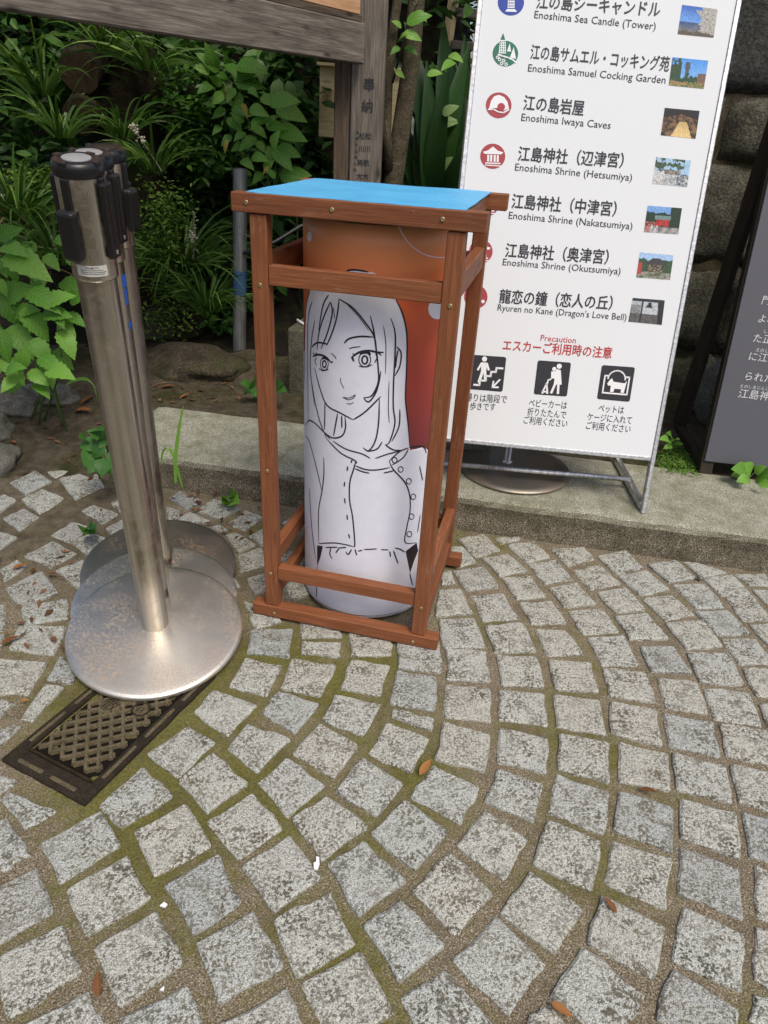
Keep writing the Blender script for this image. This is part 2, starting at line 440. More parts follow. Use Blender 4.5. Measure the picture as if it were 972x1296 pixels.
# ------------------------------------------------------------------ text outlines, all converted in one go
TEXTS = {}
def prepare_texts(items):
    obs = []
    for s, off in items:
        cu = bpy.data.curves.new('lettering', 'FONT'); cu.body = s; cu.resolution_u = 2; cu.offset = off
        o = bpy.data.objects.new('lettering', cu); col.objects.link(o); obs.append((s, off, o, cu))
    dg = bpy.context.evaluated_depsgraph_get()
    for s, off, o, cu in obs:
        me = bpy.data.meshes.new_from_object(o.evaluated_get(dg))
        TEXTS[(s, off)] = ([tuple(v.co) for v in me.vertices], [tuple(p.vertices) for p in me.polygons])
        bpy.data.meshes.remove(me)
    for s, off, o, cu in obs:
        bpy.data.objects.remove(o); bpy.data.curves.remove(cu)

# ------------------------------------------------------------------ terrain
KPSI = -math.atan(.159)
KE = Vector((math.cos(KPSI), math.sin(KPSI), 0)); KN = Vector((-math.sin(KPSI), math.cos(KPSI), 0))
K0 = Vector((0, 1.853, 0)); KH = .11; KD = .40; KLEFT = -.92
def kfront(x): return 1.853 - .159 * x
def sst(a, b, x):
    t = min(1, max(0, (x - a) / (b - a))); return t * t * (3 - 2 * t)
def zt(x, y):
    d = y - (kfront(x) + KD)
    z = .098 + .05 * sst(0, .6, d)
    rise = sst(.75, 2.6, d) * 2.6
    z += rise * (1 - sst(.1, .55, x))
    if x < KLEFT + .25:
        k = sst(KLEFT + .22, KLEFT + .01, x)
        front = 1.88 + .10 * noise.noise(Vector((x * 3, 1.7, 0)))
        zl = -.012 + .15 * sst(front, front + .75, y) + rise
        z = z * (1 - k) + zl * k
    q = Vector((x, y, 0))
    amp = .012 + .03 * sst(.3, 1.2, d)
    if x < KLEFT + .1 or d > .03:
        z += noise.noise(q * 7) * amp + noise.noise(q * 19) * .006 * sst(-.02, .1, d + (.4 if x < KLEFT else 0))
    return z
def on_bank(px, py, tmin=1.2, tmax=9.0):
    d = ray(px, py); t = tmin
    while t < tmax:
        P = CAM + d * t
        if P.z <= zt(P.x, P.y): return Vector((P.x, P.y, zt(P.x, P.y)))
        t += .01
    return CAM + d * tmax

# far ground sheet, out to the horizon
ground = mesh('ground', [(-120, -120, -.06), (120, -120, -.06), (120, 120, -.06), (-120, 120, -.06)], [(0, 1, 2, 3)], M_SOIL, center=False)
tag(ground, kind='structure', label='bare earth ground reaching out under the whole place')

# planted bank behind the kerb
def grid_patch(x0, x1, y0, y1, n, m, zf):
    V = [(x0 + (x1 - x0) * i / n, y0 + (y1 - y0) * j / m, 0) for j in range(m + 1) for i in range(n + 1)]
    V = [(x, y, zf(x, y)) for x, y, _ in V]
    Fc = [(j * (n + 1) + i, j * (n + 1) + i + 1, (j + 1) * (n + 1) + i + 1, (j + 1) * (n + 1) + i) for j in range(m) for i in range(n)]
    return V, Fc
def zbank(x, y):
    z = zt(x, y)
    d = y - (kfront(x) + KD)
    if x > KLEFT - .02 and d < .0: z = min(z, -.03)      # passes below the kerb stones and the paving
    if y < 1.62: z = min(z, -.03)
    return z
V, Fc = grid_patch(-4.2, 4.2, 1.5, 6.6, 280, 190, zbank)
bank = mesh('soil_bank', V, Fc, [M_SOIL, M_SHADESOIL], smooth=True, center=False)
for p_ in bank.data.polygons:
    if p_.center.y > 2.95 + .12 * noise.noise(p_.center * 4): p_.material_index = 1  # back of the bank coloured near black to stand for deep shade
tag(bank, kind='structure', label='soil bank rising behind the kerb, its back coloured dark as shade')

# ------------------------------------------------------------------ pavement: sandy bed with granite setts
# corners of each sett as surveyed on the path: (offset x, offset y, scale, quads)
SURVEY = [
 (550, 640, 4.418, "130 185 275 158 368 245 232 283;345 180 465 172 482 185 372 210;410 215 555 195 650 282 510 313;655 240 835 225 892 292 750 333;270 290 415 265 515 362 365 392;522 320 680 297 770 408 622 432;775 355 932 328 1047 435 880 463;60 240 150 222 235 312 120 345;105 360 275 338 355 450 180 472;380 405 530 390 622 502 460 520;643 460 800 430 900 545 730 565;30 375 90 362 118 432 40 440;205 500 385 488 470 627 275 640;475 540 655 528 735 650 550 660;30 470 145 463 210 598 5 612"),
 (752, 640, 4.418, "22 278 180 252 275 345 130 378;300 325 455 300 565 400 420 425;505 315 570 315 745 370 600 397;790 378 960 378 1010 438 870 440;140 390 295 360 420 465 265 500;615 405 775 378 885 497 715 500;20 480 180 458 290 580 120 595;275 520 440 495 560 605 400 640;440 438 625 432 730 560 575 570;740 510 895 505 1000 635 835 638;890 465 980 470 1060 560 985 565"),
 (530, 780, 4.05, "105 12 285 10 342 155 130 160;345 45 530 30 600 172 395 180;595 60 755 70 850 188 660 195;140 165 345 178 362 328 150 320;400 195 600 203 642 355 430 345;668 220 880 230 920 380 705 370;140 340 365 370 368 535 135 508;415 372 640 395 662 558 418 525;690 395 930 430 955 600 715 560;130 540 365 605 335 787 90 725;420 568 663 625 650 800 400 738"),
 (732, 780, 4.05, "50 108 235 95 305 245 120 248;455 35 640 22 735 150 555 165;882 42 975 35 1060 140 972 142;320 155 490 150 580 285 375 278;560 180 770 190 850 345 630 335;735 110 915 110 1000 240 830 243;845 265 1000 268 1070 420 915 400;130 262 345 290 400 437 165 405;405 310 610 335 665 493 450 465;650 365 870 385 945 555 705 522;935 450 1010 440 1060 560 975 560;165 435 400 480 430 660 178 595;445 490 690 540 720 715 470 660;722 545 980 585 1010 760 765 715"),
 (0, 0, 1, "719.8 772.4 762 768.5 782.6 798.5 738.2 801.7;779.2 779.2 819.9 775.4 846.8 807.6 798.7 809.1;881 773.5 921 771 949.3 801 908.5 802.7;709 928 771 941 770.9 988.3 706.5 971.4;503 806 556 812 557.6 848.6 504.8 843.6;502.7 847.6 551.7 856.5 549.8 897.3 494.7 889;782.6 938 844.3 952.8 848 1000.6 783.7 987;853 951.6 919.7 968.9 926.5 1014.5 858.3 998.6;926 966.5 985 978 992 1028 938 1015.3;704.8 978 769.6 1002.4 764.4 1053.9 695.8 1027.4;693.2 1036.6 760.6 1064 749 1124.6 676.5 1092.5;777.3 1061.6 850.6 1086 841.6 1148.6 767 1115;860.9 1072.4 936.8 1098.9 940 1162.2 860.4 1130;954.8 1093.7 1020 1117 1025 1187 961 1159;459.9 958.6 509 990 475 1032 425 998.6;513 1011.4 565.9 1052.6 526 1098.9 469.9 1053.9;569.7 1078.8 623 1129 577.4 1182 522 1127.5;671.3 1101.5 737 1148.6 704 1205 635.3 1156.3;508 1138 562.5 1197.4 505.4 1238.6 460.9 1171.7;563.3 1225.7 628 1302 566 1345 508.5 1263.5;684 1276 697 1276 735 1322 655 1305;737.4 1197.4 815.9 1257.9 775 1325 697.8 1256.6;853.2 1225.7 935 1278.5 915 1350 831.3 1287.5;270 953 312.3 991 261 1028.5 226.5 987.5;312.7 915.8 367.6 934.5 324.8 976 288.6 946.6;362.2 957.3 411.7 992 363.2 1032.5 325.9 989.6;367 1057.2 404.3 1111.7 346.5 1153.2 304.8 1095;460.9 1065 513.7 1114.3 454.5 1158.4 415.3 1093.7;363 1251.5 392 1318 300 1340 278 1296;276 1080 304.5 1142 245.8 1180.8 208 1119.7;180.6 971 218 1005.8 155.6 1046 126.4 1018;45.8 1097.5 67.5 1153 -25 1207 -45 1140;161 1082 188.3 1136.4 109.7 1183.6 86 1123.9;109.7 1253 135 1315 50 1345 20 1302;234.7 1245.6 262 1312 180 1340 151.7 1290;270 873 325 891.5 288 929.6 246.4 900.6;237.3 916.9 271.7 938.6 224.6 982 186.6 953;308 762 345 768 355 785 323 795;-14 832 59.8 837 34.4 877 -18 876;56 867 79.7 868 41.7 911.4 27 909.6;-30 878 0 884 18 889 -12 914;-25 930 18 916 24 919 -8 950;25 792 82.6 792 68.8 828 11 819;29 768 85 755.6 87 781 30.8 790;7.2 744.8 52.5 723 74 748.4 27 766.5;30.8 703 67 685 96 699.5 63.4 717.6;70.6 721 105 708.6 114 738 97.8 743;65 677.8 90.6 661.4 116 668.7 87 686.8;88.8 686.8 116 672.3 136 681.4 112.3 701.3;103 647 119.6 639.7 150 650.6 130 663;134 668.7 156 657.8 160 672 147 679.6;76 607 119.6 596 132 618 96 634;27 632.5 54 619.8 81.5 630.7 50.7 650.6;-30 685 0 674 22 679.6 -8 702;-28 765 7 764 4 796 -28 798;-30 800 5 801 0 815 -26 822;59.8 860 78 830 96 850 90 864;314.8 677 332 668 362 673 332 690;357 661 379 651 396 658 368 670;4 656 30 643 50 655 24 672;-24 640 6 626 20 634 -8 656;14 612 46 598 66 612 32 627;52 594 84 584 98 594 70 606;140 636 160 630 168 640 152 648;0 720 22 708 34 716 6 734"),
 (490, 960, 3.888, "225 30 455 140 355 312 118 185;548 50 768 120 722 308 487 210;480 250 692 395 580 585 345 425"),
 (722, 960, 3.888, "240 155 505 235 500 450 220 345;540 195 815 270 838 487 552 393;842 260 1050 320 1070 540 885 470"),
 (490, 1110, 3.888, "540 195 778 432 590 668 330 400"),
 (722, 1110, 3.888, "165 95 465 240 405 495 85 318;555 145 853 285 835 558 502 397;912 237 1010 270 1010 545 908 490;905 565 1000 600 1000 745 885 700"),
 (250, 960, 3.888, "270 165 418 335 200 492 48 305;630 180 838 330 618 495 470 295"),
 (250, 1110, 3.888, "650 70 775 325 497 490 378 200;280 170 415 440 110 620 -5 330;800 370 965 665 640 790 512 520"),
 (0, 960, 3.6, "845 205 960 388 700 530 608 330;455 232 540 390 275 560 182 385;40 145 255 235 110 315 5 180;30 262 138 430 -20 520 -90 340;-60 50 0 65 72 98 -20 175"),
 (0, 1110, 3.6, "285 212 365 430 30 645 -20 365;710 155 830 390 545 577 430 320"),
 (290, 770, 3.738, "750 535 945 610 865 770 655 680;425 545 605 645 490 795 300 680;75 230 250 270 180 408 0 360;300 232 500 268 435 408 250 375;580 235 757 262 715 405 528 372;100 98 300 95 280 225 88 208;335 55 520 85 535 130 345 138;345 155 522 160 522 222 342 210;570 110 765 150 767 217 583 220;235 390 425 450 310 588 155 480;505 408 718 452 628 600 438 520;780 470 965 520 952 572 775 510"),
 (0, 560, 2.859, "612 200 650 175 730 210 680 242;715 245 775 205 868 235 800 275;602 232 655 245 650 262 612 285;640 262 690 250 762 285 655 290;825 290 890 245 948 270 885 318;765 305 790 292 830 312 805 328;815 335 850 322 925 370 860 395;860 405 945 380 985 430 870 468;898 490 955 470 990 520 920 548"),
]
GR0 = Vector((-.687, .874, 0)); GRS = Vector((.19, -.085, 0)).normalized(); GRL = Vector((.085, .19, 0)).normalized()
GRW, GRH = .2085, .37
def in_grate(p, pad=.0):
    d = p - GR0; a, b = d.dot(GRS), d.dot(GRL)
    return -pad < a < GRW + pad and -pad < b < GRH + pad
def zpave(x, y):
    q = Vector((x, y, 0))
    z = -.0065 + noise.noise(q * 30) * .0022 + noise.noise(q * 90) * .0012
    z += .009 * sst(-.55, -1.0, x) * sst(1.35, 1.75, y) * (.6 + .8 * noise.noise(q * 6 + Vector((3, 1, 0))))   # washed-out soil over the left edge
    return z
V, Fc = grid_patch(-1.9, 2.3, .05, 2.06, 350, 170, zpave)
pave = mesh('pavement', V, Fc, M_JOINT, smooth=True, center=False)
tag(pave, kind='structure', label='sand and moss bed of the granite sett path')

def sett_shape(Q, rng, jit=.0034):
    """outline with worn corners, rough sides and an uneven top; returns verts about the sett's own middle"""
    c = sum(Q, Vector()) / 4
    pts = []
    for i in range(4):
        A, B = Q[i], Q[(i + 1) % 4]
        n = Vector(((B - A).y, -(B - A).x, 0)).normalized()
        for t in (.025 + rng.random() * .025, .34 + rng.random() * .06, .62 + rng.random() * .06, .955 + rng.random() * .02):
            p = A.lerp(B, t)
            pts.append(p + n * rng.uniform(-jit, jit) * (1 if .2 < t < .8 else .6) + (p - c) * .035)
    tilt = Vector((rng.uniform(-.02, .02), rng.uniform(-.02, .02), 0)); z0 = rng.uniform(-.0012, .0022)
    zt_ = lambda p: z0 + tilt.dot(p - c)
    n = len(pts); V = []
    for p in pts: q = p + (p - c) * .05; V.append((q.x - c.x, q.y - c.y, -.03))
    for p in pts: V.append((p.x - c.x, p.y - c.y, zt_(p) - .0030 - rng.random() * .0012))
    for p in pts:
        q = p + (c - p).normalized() * (.0035 + rng.random() * .002); V.append((q.x - c.x, q.y - c.y, zt_(p) + rng.uniform(-.0006, .0006)))
    V.append((0, 0, z0 + .0012))
    Fc = []
    for i in range(n):
        j = (i + 1) % n
        Fc.append((i, j, n + j, n + i)); Fc.append((n + i, n + j, 2 * n + j, 2 * n + i)); Fc.append((2 * n + i, 2 * n + j, 3 * n))
    return c, V, Fc
rng = random.Random(5)
centers = []
def ccw(Q):
    a = sum(Q[i].x * Q[(i + 1) % 4].y - Q[(i + 1) % 4].x * Q[i].y for i in range(4))
    return Q if a > 0 else Q[::-1]
for ox, oy, s, txt in SURVEY:
    for qd in txt.split(';'):
        n = [float(k) for k in qd.split()]
        Q = ccw([un(ox + n[2 * i] / s, oy + n[2 * i + 1] / s, 0) for i in range(4)])
        c, V, Fc = sett_shape(Q, rng)
        lift = zpave(c.x, c.y) + .0065 if c.x < -.6 and c.y > 1.3 else 0
        if lift > .001: lift = lift * .72
        mesh('paving_stone', V, Fc, M_SETT, pave, Matrix.Translation(c + Vector((0, 0, lift))))
        centers.append((c.x, c.y, max((q - c).length for q in Q)))
# setts hidden under things or outside the picture: one joined part
SV, SF = [], []
def clear(p, rad):
    for x, y, r in centers:
        if (p.x - x) ** 2 + (p.y - y) ** 2 < (rad + r * .80) ** 2: return False
    return True
cand = []
for j in range(-40, 60):
    for i in range(-60, 60):
        a = .62
        x, y = .118 * i + (.059 if j % 2 else 0), .118 * j
        p = Vector((x * math.cos(a) - y * math.sin(a) + .2, x * math.sin(a) + y * math.cos(a) + .9, 0))
        if -1.85 < p.x < 2.2 and .1 < p.y < kfront(p.x) - .06: cand.append(p)
for p in cand:
    if in_grate(p, .06) or not clear(p, .052): continue
    if p.x < -.75 and p.y > 1.62: continue
    h = .046
    Q = [p + Vector((math.cos(.62 + k), math.sin(.62 + k), 0)) * h * 1.38 * rng.uniform(.92, 1.06) for k in (math.pi * .25, math.pi * .75, math.pi * 1.25, math.pi * 1.75)]
    c, V, Fc = sett_shape(ccw(Q), rng)
    b0 = len(SV)
    SV += [(v[0] + c.x, v[1] + c.y, v[2]) for v in V]; SF += [tuple(b0 + k for k in f) for f in Fc]
    centers.append((c.x, c.y, .06))
o = mesh('outlying_paving_stones', SV, SF, M_SETT, pave); tag(o, kind='stuff')

# ------------------------------------------------------------------ kerb of long stones
kerb = bpy.data.objects.new('kerb', None); link(kerb, None, Matrix.Translation(K0)); tag(kerb, kind='structure', label='low stone kerb between the path and the bank')
def kerb_stone(s0, s1):
    L = s1 - s0; nx = max(8, int(L / .03))
    prof = [(-.002, -.03), (-.001, .0), (.003, .05), (.0, .085), (.004, .100), (.014, .1085), (.03, .110), (.12, .111), (.22, .110), (.32, .111), (.385, .109), (.395, .10), (.398, .02), (.398, -.03)]
    V, Fc = [], []
    for i in range(nx + 1):
        s = s0 + L * i / nx
        e = min(i, nx - i); pinch = .004 if e == 0 else 0
        for (v, z) in prof:
            w = Vector((s * 9, v * 9, z * 9))
            dv = noise.noise(w) * .006 + noise.noise(w * 4) * .0025; dz = noise.noise(w + Vector((7, 3, 1))) * .0025
            if z > .02: V.append(K0 + KE * s + KN * (v + (dv if v < .02 else dv * .3) + (pinch if v < .05 else 0)) + Vector((0, 0, z + dz - pinch)))
            else: V.append(K0 + KE * s + KN * (v + dv * .5) + Vector((0, 0, z)))
    m = len(prof)
    for i in range(nx):
        for k in range(m - 1):
            Fc.append((i * m + k, (i + 1) * m + k, (i + 1) * m + k + 1, i * m + k + 1))
    Fc.append(tuple(range(m))); Fc.append(tuple(nx * m + k for k in range(m))[::-1])
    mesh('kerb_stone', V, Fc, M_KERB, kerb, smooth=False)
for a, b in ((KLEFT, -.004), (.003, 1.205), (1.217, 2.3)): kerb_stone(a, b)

# ------------------------------------------------------------------ rough stone wall on the right, block by block
wall = thing('stone_wall', (1.4, 2.86, .08), 'dark rough stone block wall behind the two sign boards', 'wall')
WE = Vector((math.cos(-.10), math.sin(-.10), 0)); WN = Vector((-WE.y, WE.x, 0)); W0 = Vector((1.0, 2.80, 0))
def wall_block(s0, s1, z0, z1, mat, rough):
    nx, nz_ = max(4, int((s1 - s0) / .04)), max(4, int((z1 - z0) / .04))
    V, Fc = [], []
    for j in range(nz_ + 1):
        for i in range(nx + 1):
            u, w = i / nx, j / nz_
            s, z = s0 + (s1 - s0) * u, z0 + (z1 - z0) * w
            e = min(u * (s1 - s0), (1 - u) * (s1 - s0), w * (z1 - z0), (1 - w) * (z1 - z0))
            out = -.035 * (1 - sst(0, .045, e))
            q = Vector((s * 6, z * 6, z0 * 7))
            out += (noise.noise(q) * .03 + noise.noise(q * 3) * .012) * rough
            V.append(W0 + WE * s - WN * out + Vector((0, 0, z)))
    for j in range(nz_):
        for i in range(nx):
            a = j * (nx + 1) + i; Fc.append((a, a + 1, a + nx + 2, a + nx + 1))
    n0 = len(V)
    rim = [i for i in range(nx + 1)] + [j * (nx + 1) + nx for j in range(1, nz_ + 1)] + [nz_ * (nx + 1) + i for i in range(nx - 1, -1, -1)] + [j * (nx + 1) for j in range(nz_ - 1, 0, -1)]
    for k in rim: V.append(Vector(V[k]) + WN * .22)
    for k in range(len(rim)):
        k2 = (k + 1) % len(rim); Fc.append((rim[k], n0 + k, n0 + k2, rim[k2]))
    Fc.append(tuple(n0 + k for k in range(len(rim)))[::-1])
    mesh('stone_block', V, Fc, mat, wall, smooth=True)
rw = random.Random(3)
for z0, z1, cuts, mt, ro in ((.06, .305, (-.45, .05, .38, .95, 1.5), M_WALL, 1), (.31, .64, (-.45, .28, .78, 1.5), M_WALL, 1.0), (.65, .985, (-.45, -.1, .33, .9, 1.5), M_WALL, 1.1), (.992, 1.195, (-.45, .1, .62, 1.5), M_WALL, .9), (1.20, 1.75, (-.45, .42, 1.5), M_WALLS, .25)):
    for a, b in zip(cuts, cuts[1:]): wall_block(a + .004, b - .004, z0, z1, mt, ro)
V = [W0 + WE * s + WN * .03 + Vector((0, 0, z)) for s, z in ((-.44, .05), (1.49, .05), (1.49, 1.74), (-.44, 1.74))]
V += [v + WN * .15 for v in V]
mesh('backing', V, [(0, 1, 2, 3), (7, 6, 5, 4), (0, 4, 5, 1), (1, 5, 6, 2), (2, 6, 7, 3), (3, 7, 4, 0)], M_SOIL, wall)

# ------------------------------------------------------------------ wooden stand with blue top, and the printed lantern inside it
FYAW = -.2192; F0 = Vector((-.3061, 1.3438, 0))
FU = Vector((math.cos(FYAW), math.sin(FYAW), 0)); FV = Vector((-math.sin(FYAW), math.cos(FYAW), 0)); UZ = Vector((0, 0, 1))
def FP(u, v, z): return F0 + FU * u + FV * v + UZ * z
SW, SD, ST, SH = .458, .357, .0305, .0325
stand = thing('wooden_stand', FP(SW / 2, SD / 2, 0), 'red-brown stained wooden frame stand with blue sheet top around the lantern', 'stand')
def fbeam(name, a, b, w, h): return beam(name, FP(*a), FP(*b), w, h, M_STAIN, stand, bev=.0016)
Z0 = .004
for v in (0, SD): fbeam('skid', (0, v + ST / 2, Z0 + SH / 2), (SW, v + ST / 2, Z0 + SH / 2), ST, SH - .001)
LW = .0321; AL, AR = .0324, SW - .0316 - LW
legs = []
for u in (AL, AR):
    for v in (.0045, SD + .001):
        A, B = FP(u + LW / 2, v + LW / 2 - .003, Z0 + SH), FP(u + LW / 2, v + LW / 2 - .003, .9135)
        legs.append(beam('leg', A, B, LW, LW - .004, M_STAIN, stand, up=FV, bev=.0016))
for v in (-.001, SD + .002): fbeam('top_rail', (0, v + ST / 2, .9315), (SW + .002, v + ST / 2, .9315), ST, .0325)
for u in (.052, SW - .052): fbeam('top_side_rail', (u, ST, .930), (u, SD + .0015, .930), .026, .029)
for v in (.018, SD + .018): fbeam('middle_rail', (AL + LW + .0005, v, .8085), (AR - .0005, v, .8085), .024, .036)
for u in (AL + .014, AR + LW - .014): fbeam('middle_side_rail', (u, .035, .818), (u, SD + .002, .818), .022, .044)
for v in (.018, SD + .018): fbeam('lower_rail', (AL + LW + .0005, v, .132), (AR - .0005, v, .132), .024, .034)
for u in (AL + .013, AR + LW - .013):
    fbeam('lower_side_rail', (u, .035, .166), (u, SD + .002, .166), .023, .040)
    fbeam('bottom_side_rail', (u, .035, .062), (u, SD + .002, .062), .022, .032)
# screw heads
sc_prof = [(0.0001, .0004), (.0012, .0010), (.0034, .0012), (.0044, .0004), (.0044, -.001)]
sV, sF = lathe_data(sc_prof, 12)
def screw(u, v, z, nrm):
    x = UZ.cross(nrm).normalized(); y = nrm.cross(x)
    mesh('screw', sV, sF, M_BRASS, stand, frame_matrix(FP(u, v, z) + nrm * .0006, x, y, nrm), smooth=True)
for u, z in ((AL + .016, .79), (AR + .017, .79), (AL + .016, .13), (AR + .017, .115), (AL + .017, .40)): screw(u, .0035, z, -FV)
for u in (.03, .19, .385): screw(u, -.001, .932, -FV)
for u in (.055, .40): screw(u, .0, .016, -FV)
# blue sheet: thin board cover with a slightly sagging middle and a ragged front edge
nu, nv = 40, 26; V = []; rb = random.Random(2)
for j in range(nv + 1):
    for i in range(nu + 1):
        u = .026 + (SW - .062) * i / nu; v = .010 + (SD + .012) * j / nv
        if j == 0: v += rb.uniform(-.0035, .003) - .002
        z = .9492 + .0012 * noise.noise(Vector((u * 12, v * 12, 0))) + .0018 * math.sin(math.pi * i / nu) * math.sin(math.pi * j / nv)
        if j == 0: z -= .0008
        V.append(FP(u, v, z))
Fc = [(j * (nu + 1) + i, j * (nu + 1) + i + 1, (j + 1) * (nu + 1) + i + 1, (j + 1) * (nu + 1) + i) for j in range(nv) for i in range(nu)]
n0 = len(V)
edge = [i for i in range(nu + 1)] + [j * (nu + 1) + nu for j in range(1, nv + 1)] + [nv * (nu + 1) + i for i in range(nu - 1, -1, -1)] + [j * (nu + 1) for j in range(nv - 1, 0, -1)]
for k in edge: V.append(V[k] - UZ * .0016)
for k in range(len(edge)): Fc.append((edge[k], n0 + k, n0 + (k + 1) % len(edge), edge[(k + 1) % len(edge)]))
sheet = mesh('blue_sheet', V, Fc, M_TARP, stand, smooth=False)
fr = []; ff = []
for k in range(46):                                     # frayed threads along the front and the right corner
    u = rb.uniform(.03, SW - .04) if k < 24 else rb.uniform(SW - .14, SW - .035)
    P = FP(u, .006, .9488); d = (-FV * rb.uniform(.3, 1) + FU * rb.uniform(-.8, .8) - UZ * rb.uniform(.1, .9)) * rb.uniform(.006, .016)
    b0 = len(fr); fr += [P, P + d * .5 + UZ * .001, P + d, P + d + FU * .0005, P + d * .5 + UZ * .001 + FU * .0005, P + FU * .0006]; ff += [(b0, b0 + 1, b0 + 4, b0 + 5), (b0 + 1, b0 + 2, b0 + 3, b0 + 4)]
tag(mesh('frayed_threads', fr, ff, M_GREYWOOD, sheet), kind='stuff')

# ---- lantern
CR = .1615; CC = FP(.2279, .2199, 0); CZ0, CZ1 = .012, .905
m, nt, b = new_mat('lantern_print')
tc = nd(nt, 'ShaderNodeTexCoord'); sx = nd(nt, 'ShaderNodeSeparateXYZ'); nt.links.new(tc.outputs['Object'], sx.inputs[0])
hgt = mth(nt, 'ADD', mth(nt, 'DIVIDE', sx.outputs[2], .893), mth(nt, 'MULTIPLY', mth(nt, 'SUBTRACT', nz(nt, co(nt), 4, 2), .5), .05))
pc = ramp(nt, hgt, [(.0, (.11, .025, .042)), (.38, (.13, .028, .046)), (.52, (.21, .034, .038)), (.70, (.36, .052, .036)), (.86, (.66, .125, .045)), (.94, (.80, .25, .085)), (1, (.80, .32, .13))])  # printed gradient, its top stops brightened against shade under the stand's top
setc(nt, b, pc, .42); bump(nt, b, nz(nt, co(nt), 25, 3), .15, .002)
M_LANTERN = m
m, nt, b = new_mat('lantern_white'); v = co(nt)
setc(nt, b, mix(nt, ramp(nt, nz(nt, v, 30, 4), [(.35, 0), (.7, .5)]), (.74, .74, .83), (.66, .66, .76)), .5)
bump(nt, b, nz(nt, v, 40, 3), .15, .002); M_LWHITE = m
M_LINE = ink('line_ink', (.012, .012, .016)); M_LDARK = ink('dark_brown_print', (.022, .014, .018))
lantern = thing('cylinder_lantern', CC, 'tall cylindrical lantern printed orange-red with an uncoloured line drawing of a long-haired woman', 'lantern')
def cylpt(th, z, off=0.0): return CC + (FU * math.cos(th) + FV * math.sin(th)) * (CR + off) + UZ * z
seg = 96; zs = [CZ0 + (CZ1 - CZ0) * k / 24 for k in range(25)]
V = [cylpt(2 * math.pi * k / seg, z) - CC for z in zs for k in range(seg)]
Fc = [(j * seg + k, j * seg + (k + 1) % seg, (j + 1) * seg + (k + 1) % seg, (j + 1) * seg + k) for j in range(24) for k in range(seg)]
Fc.append(tuple(24 * seg + k for k in range(seg)))
mesh('shade', V, Fc, M_LANTERN, lantern, Matrix.Translation(CC), smooth=False).data.polygons.foreach_set('use_smooth', [True] * (24 * seg) + [False])
rV, rF = lathe_data([(CR - .006, .0045), (CR - .002, .0045), (CR - .002, .0125), (CR - .006, .0125)], 64)
mesh('base_ring', rV, rF, M_LWHITE, lantern, Matrix.Translation(CC), smooth=True)
def on_cyl(x, y):
    d = ray(x, y); o = CAM - CC
    a, bq, c = d.x ** 2 + d.y ** 2, 2 * (o.x * d.x + o.y * d.y), o.x ** 2 + o.y ** 2 - CR ** 2
    D = bq * bq - 4 * a * c
    t = (-bq - math.sqrt(max(D, 0))) / (2 * a)
    P = CAM + d * t - CC
    return math.atan2(P.dot(FV), P.dot(FU)), P.z
# white figure area: left and right limit angle for each height, read off its outline
TH_L = on_cyl(384.5, 520)[0] - .35
right = [(342, 452), (345, 472), (352, 487), (364, 496), (379, 501), (393, 508), (412, 513), (432, 515), (473, 514), (504, 513), (535, 516), (552, 517.5), (562, 518.5)]
left = [(342, 446), (346, 425), (352, 410), (360, 399), (368, 393), (385, 388.5), (412, 387), (440, 386.3)]
rt = sorted([on_cyl(x, y)[::-1] for y, x in right], reverse=True); lt = sorted([on_cyl(x, y)[::-1] for y, x in left], reverse=True)
def interp(tab, z):
    if z >= tab[0][0]: return tab[0][1]
    for (za, ta), (zb, tb) in zip(tab, tab[1:]):
        if zb <= z <= za: return ta + (tb - ta) * (za - z) / max(1e-9, za - zb)
    return tab[-1][1]
ztop = rt[0][0]; zsh = on_cyl(530, 567)[1]; th_sh = on_cyl(538, 570)[0]
sh_tab = [(zsh, on_cyl(519, 566)[0]), (zsh - .001, on_cyl(534, 567)[0]), (zsh - .006, th_sh), (zsh - .012, th_sh + .05), (zsh - .03, th_sh + .40)]
rows = sorted(set([k[0] for k in sh_tab] + [k[0] for k in rt if k[0] > zsh] + [k[0] for k in lt if k[0] < ztop] + [CZ0 + .002 + (ztop - CZ0 - .002) * k / 60 for k in range(60)]), reverse=True)
V, Fc = [], []; nc = 110
col_th = [TH_L - .02 + (sh_tab[-1][1] + .04 - TH_L) * k / nc for k in range(nc + 1)]
for z in rows:
    z = min(z, ztop)
    tl = interp(lt, z) if z > lt[-1][0] else (lt[-1][1] + (TH_L - lt[-1][1]) * sst(lt[-1][0], lt[-1][0] - .05, z))
    tr = interp(rt, z) if z > zsh + 1e-6 else interp(sh_tab, z)
    for k in range(nc + 1): V.append(cylpt(min(max(col_th[k], tl), tr), z, .0006))
for j in range(len(rows) - 1):
    for k in range(nc): a = j * (nc + 1) + k; Fc.append((a, a + nc + 1, a + nc + 2, a + 1))
fig = mesh('printed_figure', V, Fc, M_LWHITE, lantern, smooth=True)
LV, LF = [], []
def smooth_poly(pts, n=5):
    out = []
    for i in range(len(pts) - 1):
        p0, p1, p2, p3 = pts[max(i - 1, 0)], pts[i], pts[i + 1], pts[min(i + 2, len(pts) - 1)]
        for k in range(n):
            t = k / n
            out.append(tuple(.5 * ((2 * p1[c]) + (-p0[c] + p2[c]) * t + (2 * p0[c] - 5 * p1[c] + 4 * p2[c] - p3[c]) * t * t + (-p0[c] + 3 * p1[c] - 3 * p2[c] + p3[c]) * t ** 3) for c in (0, 1)))
    out.append(pts[-1]); return out
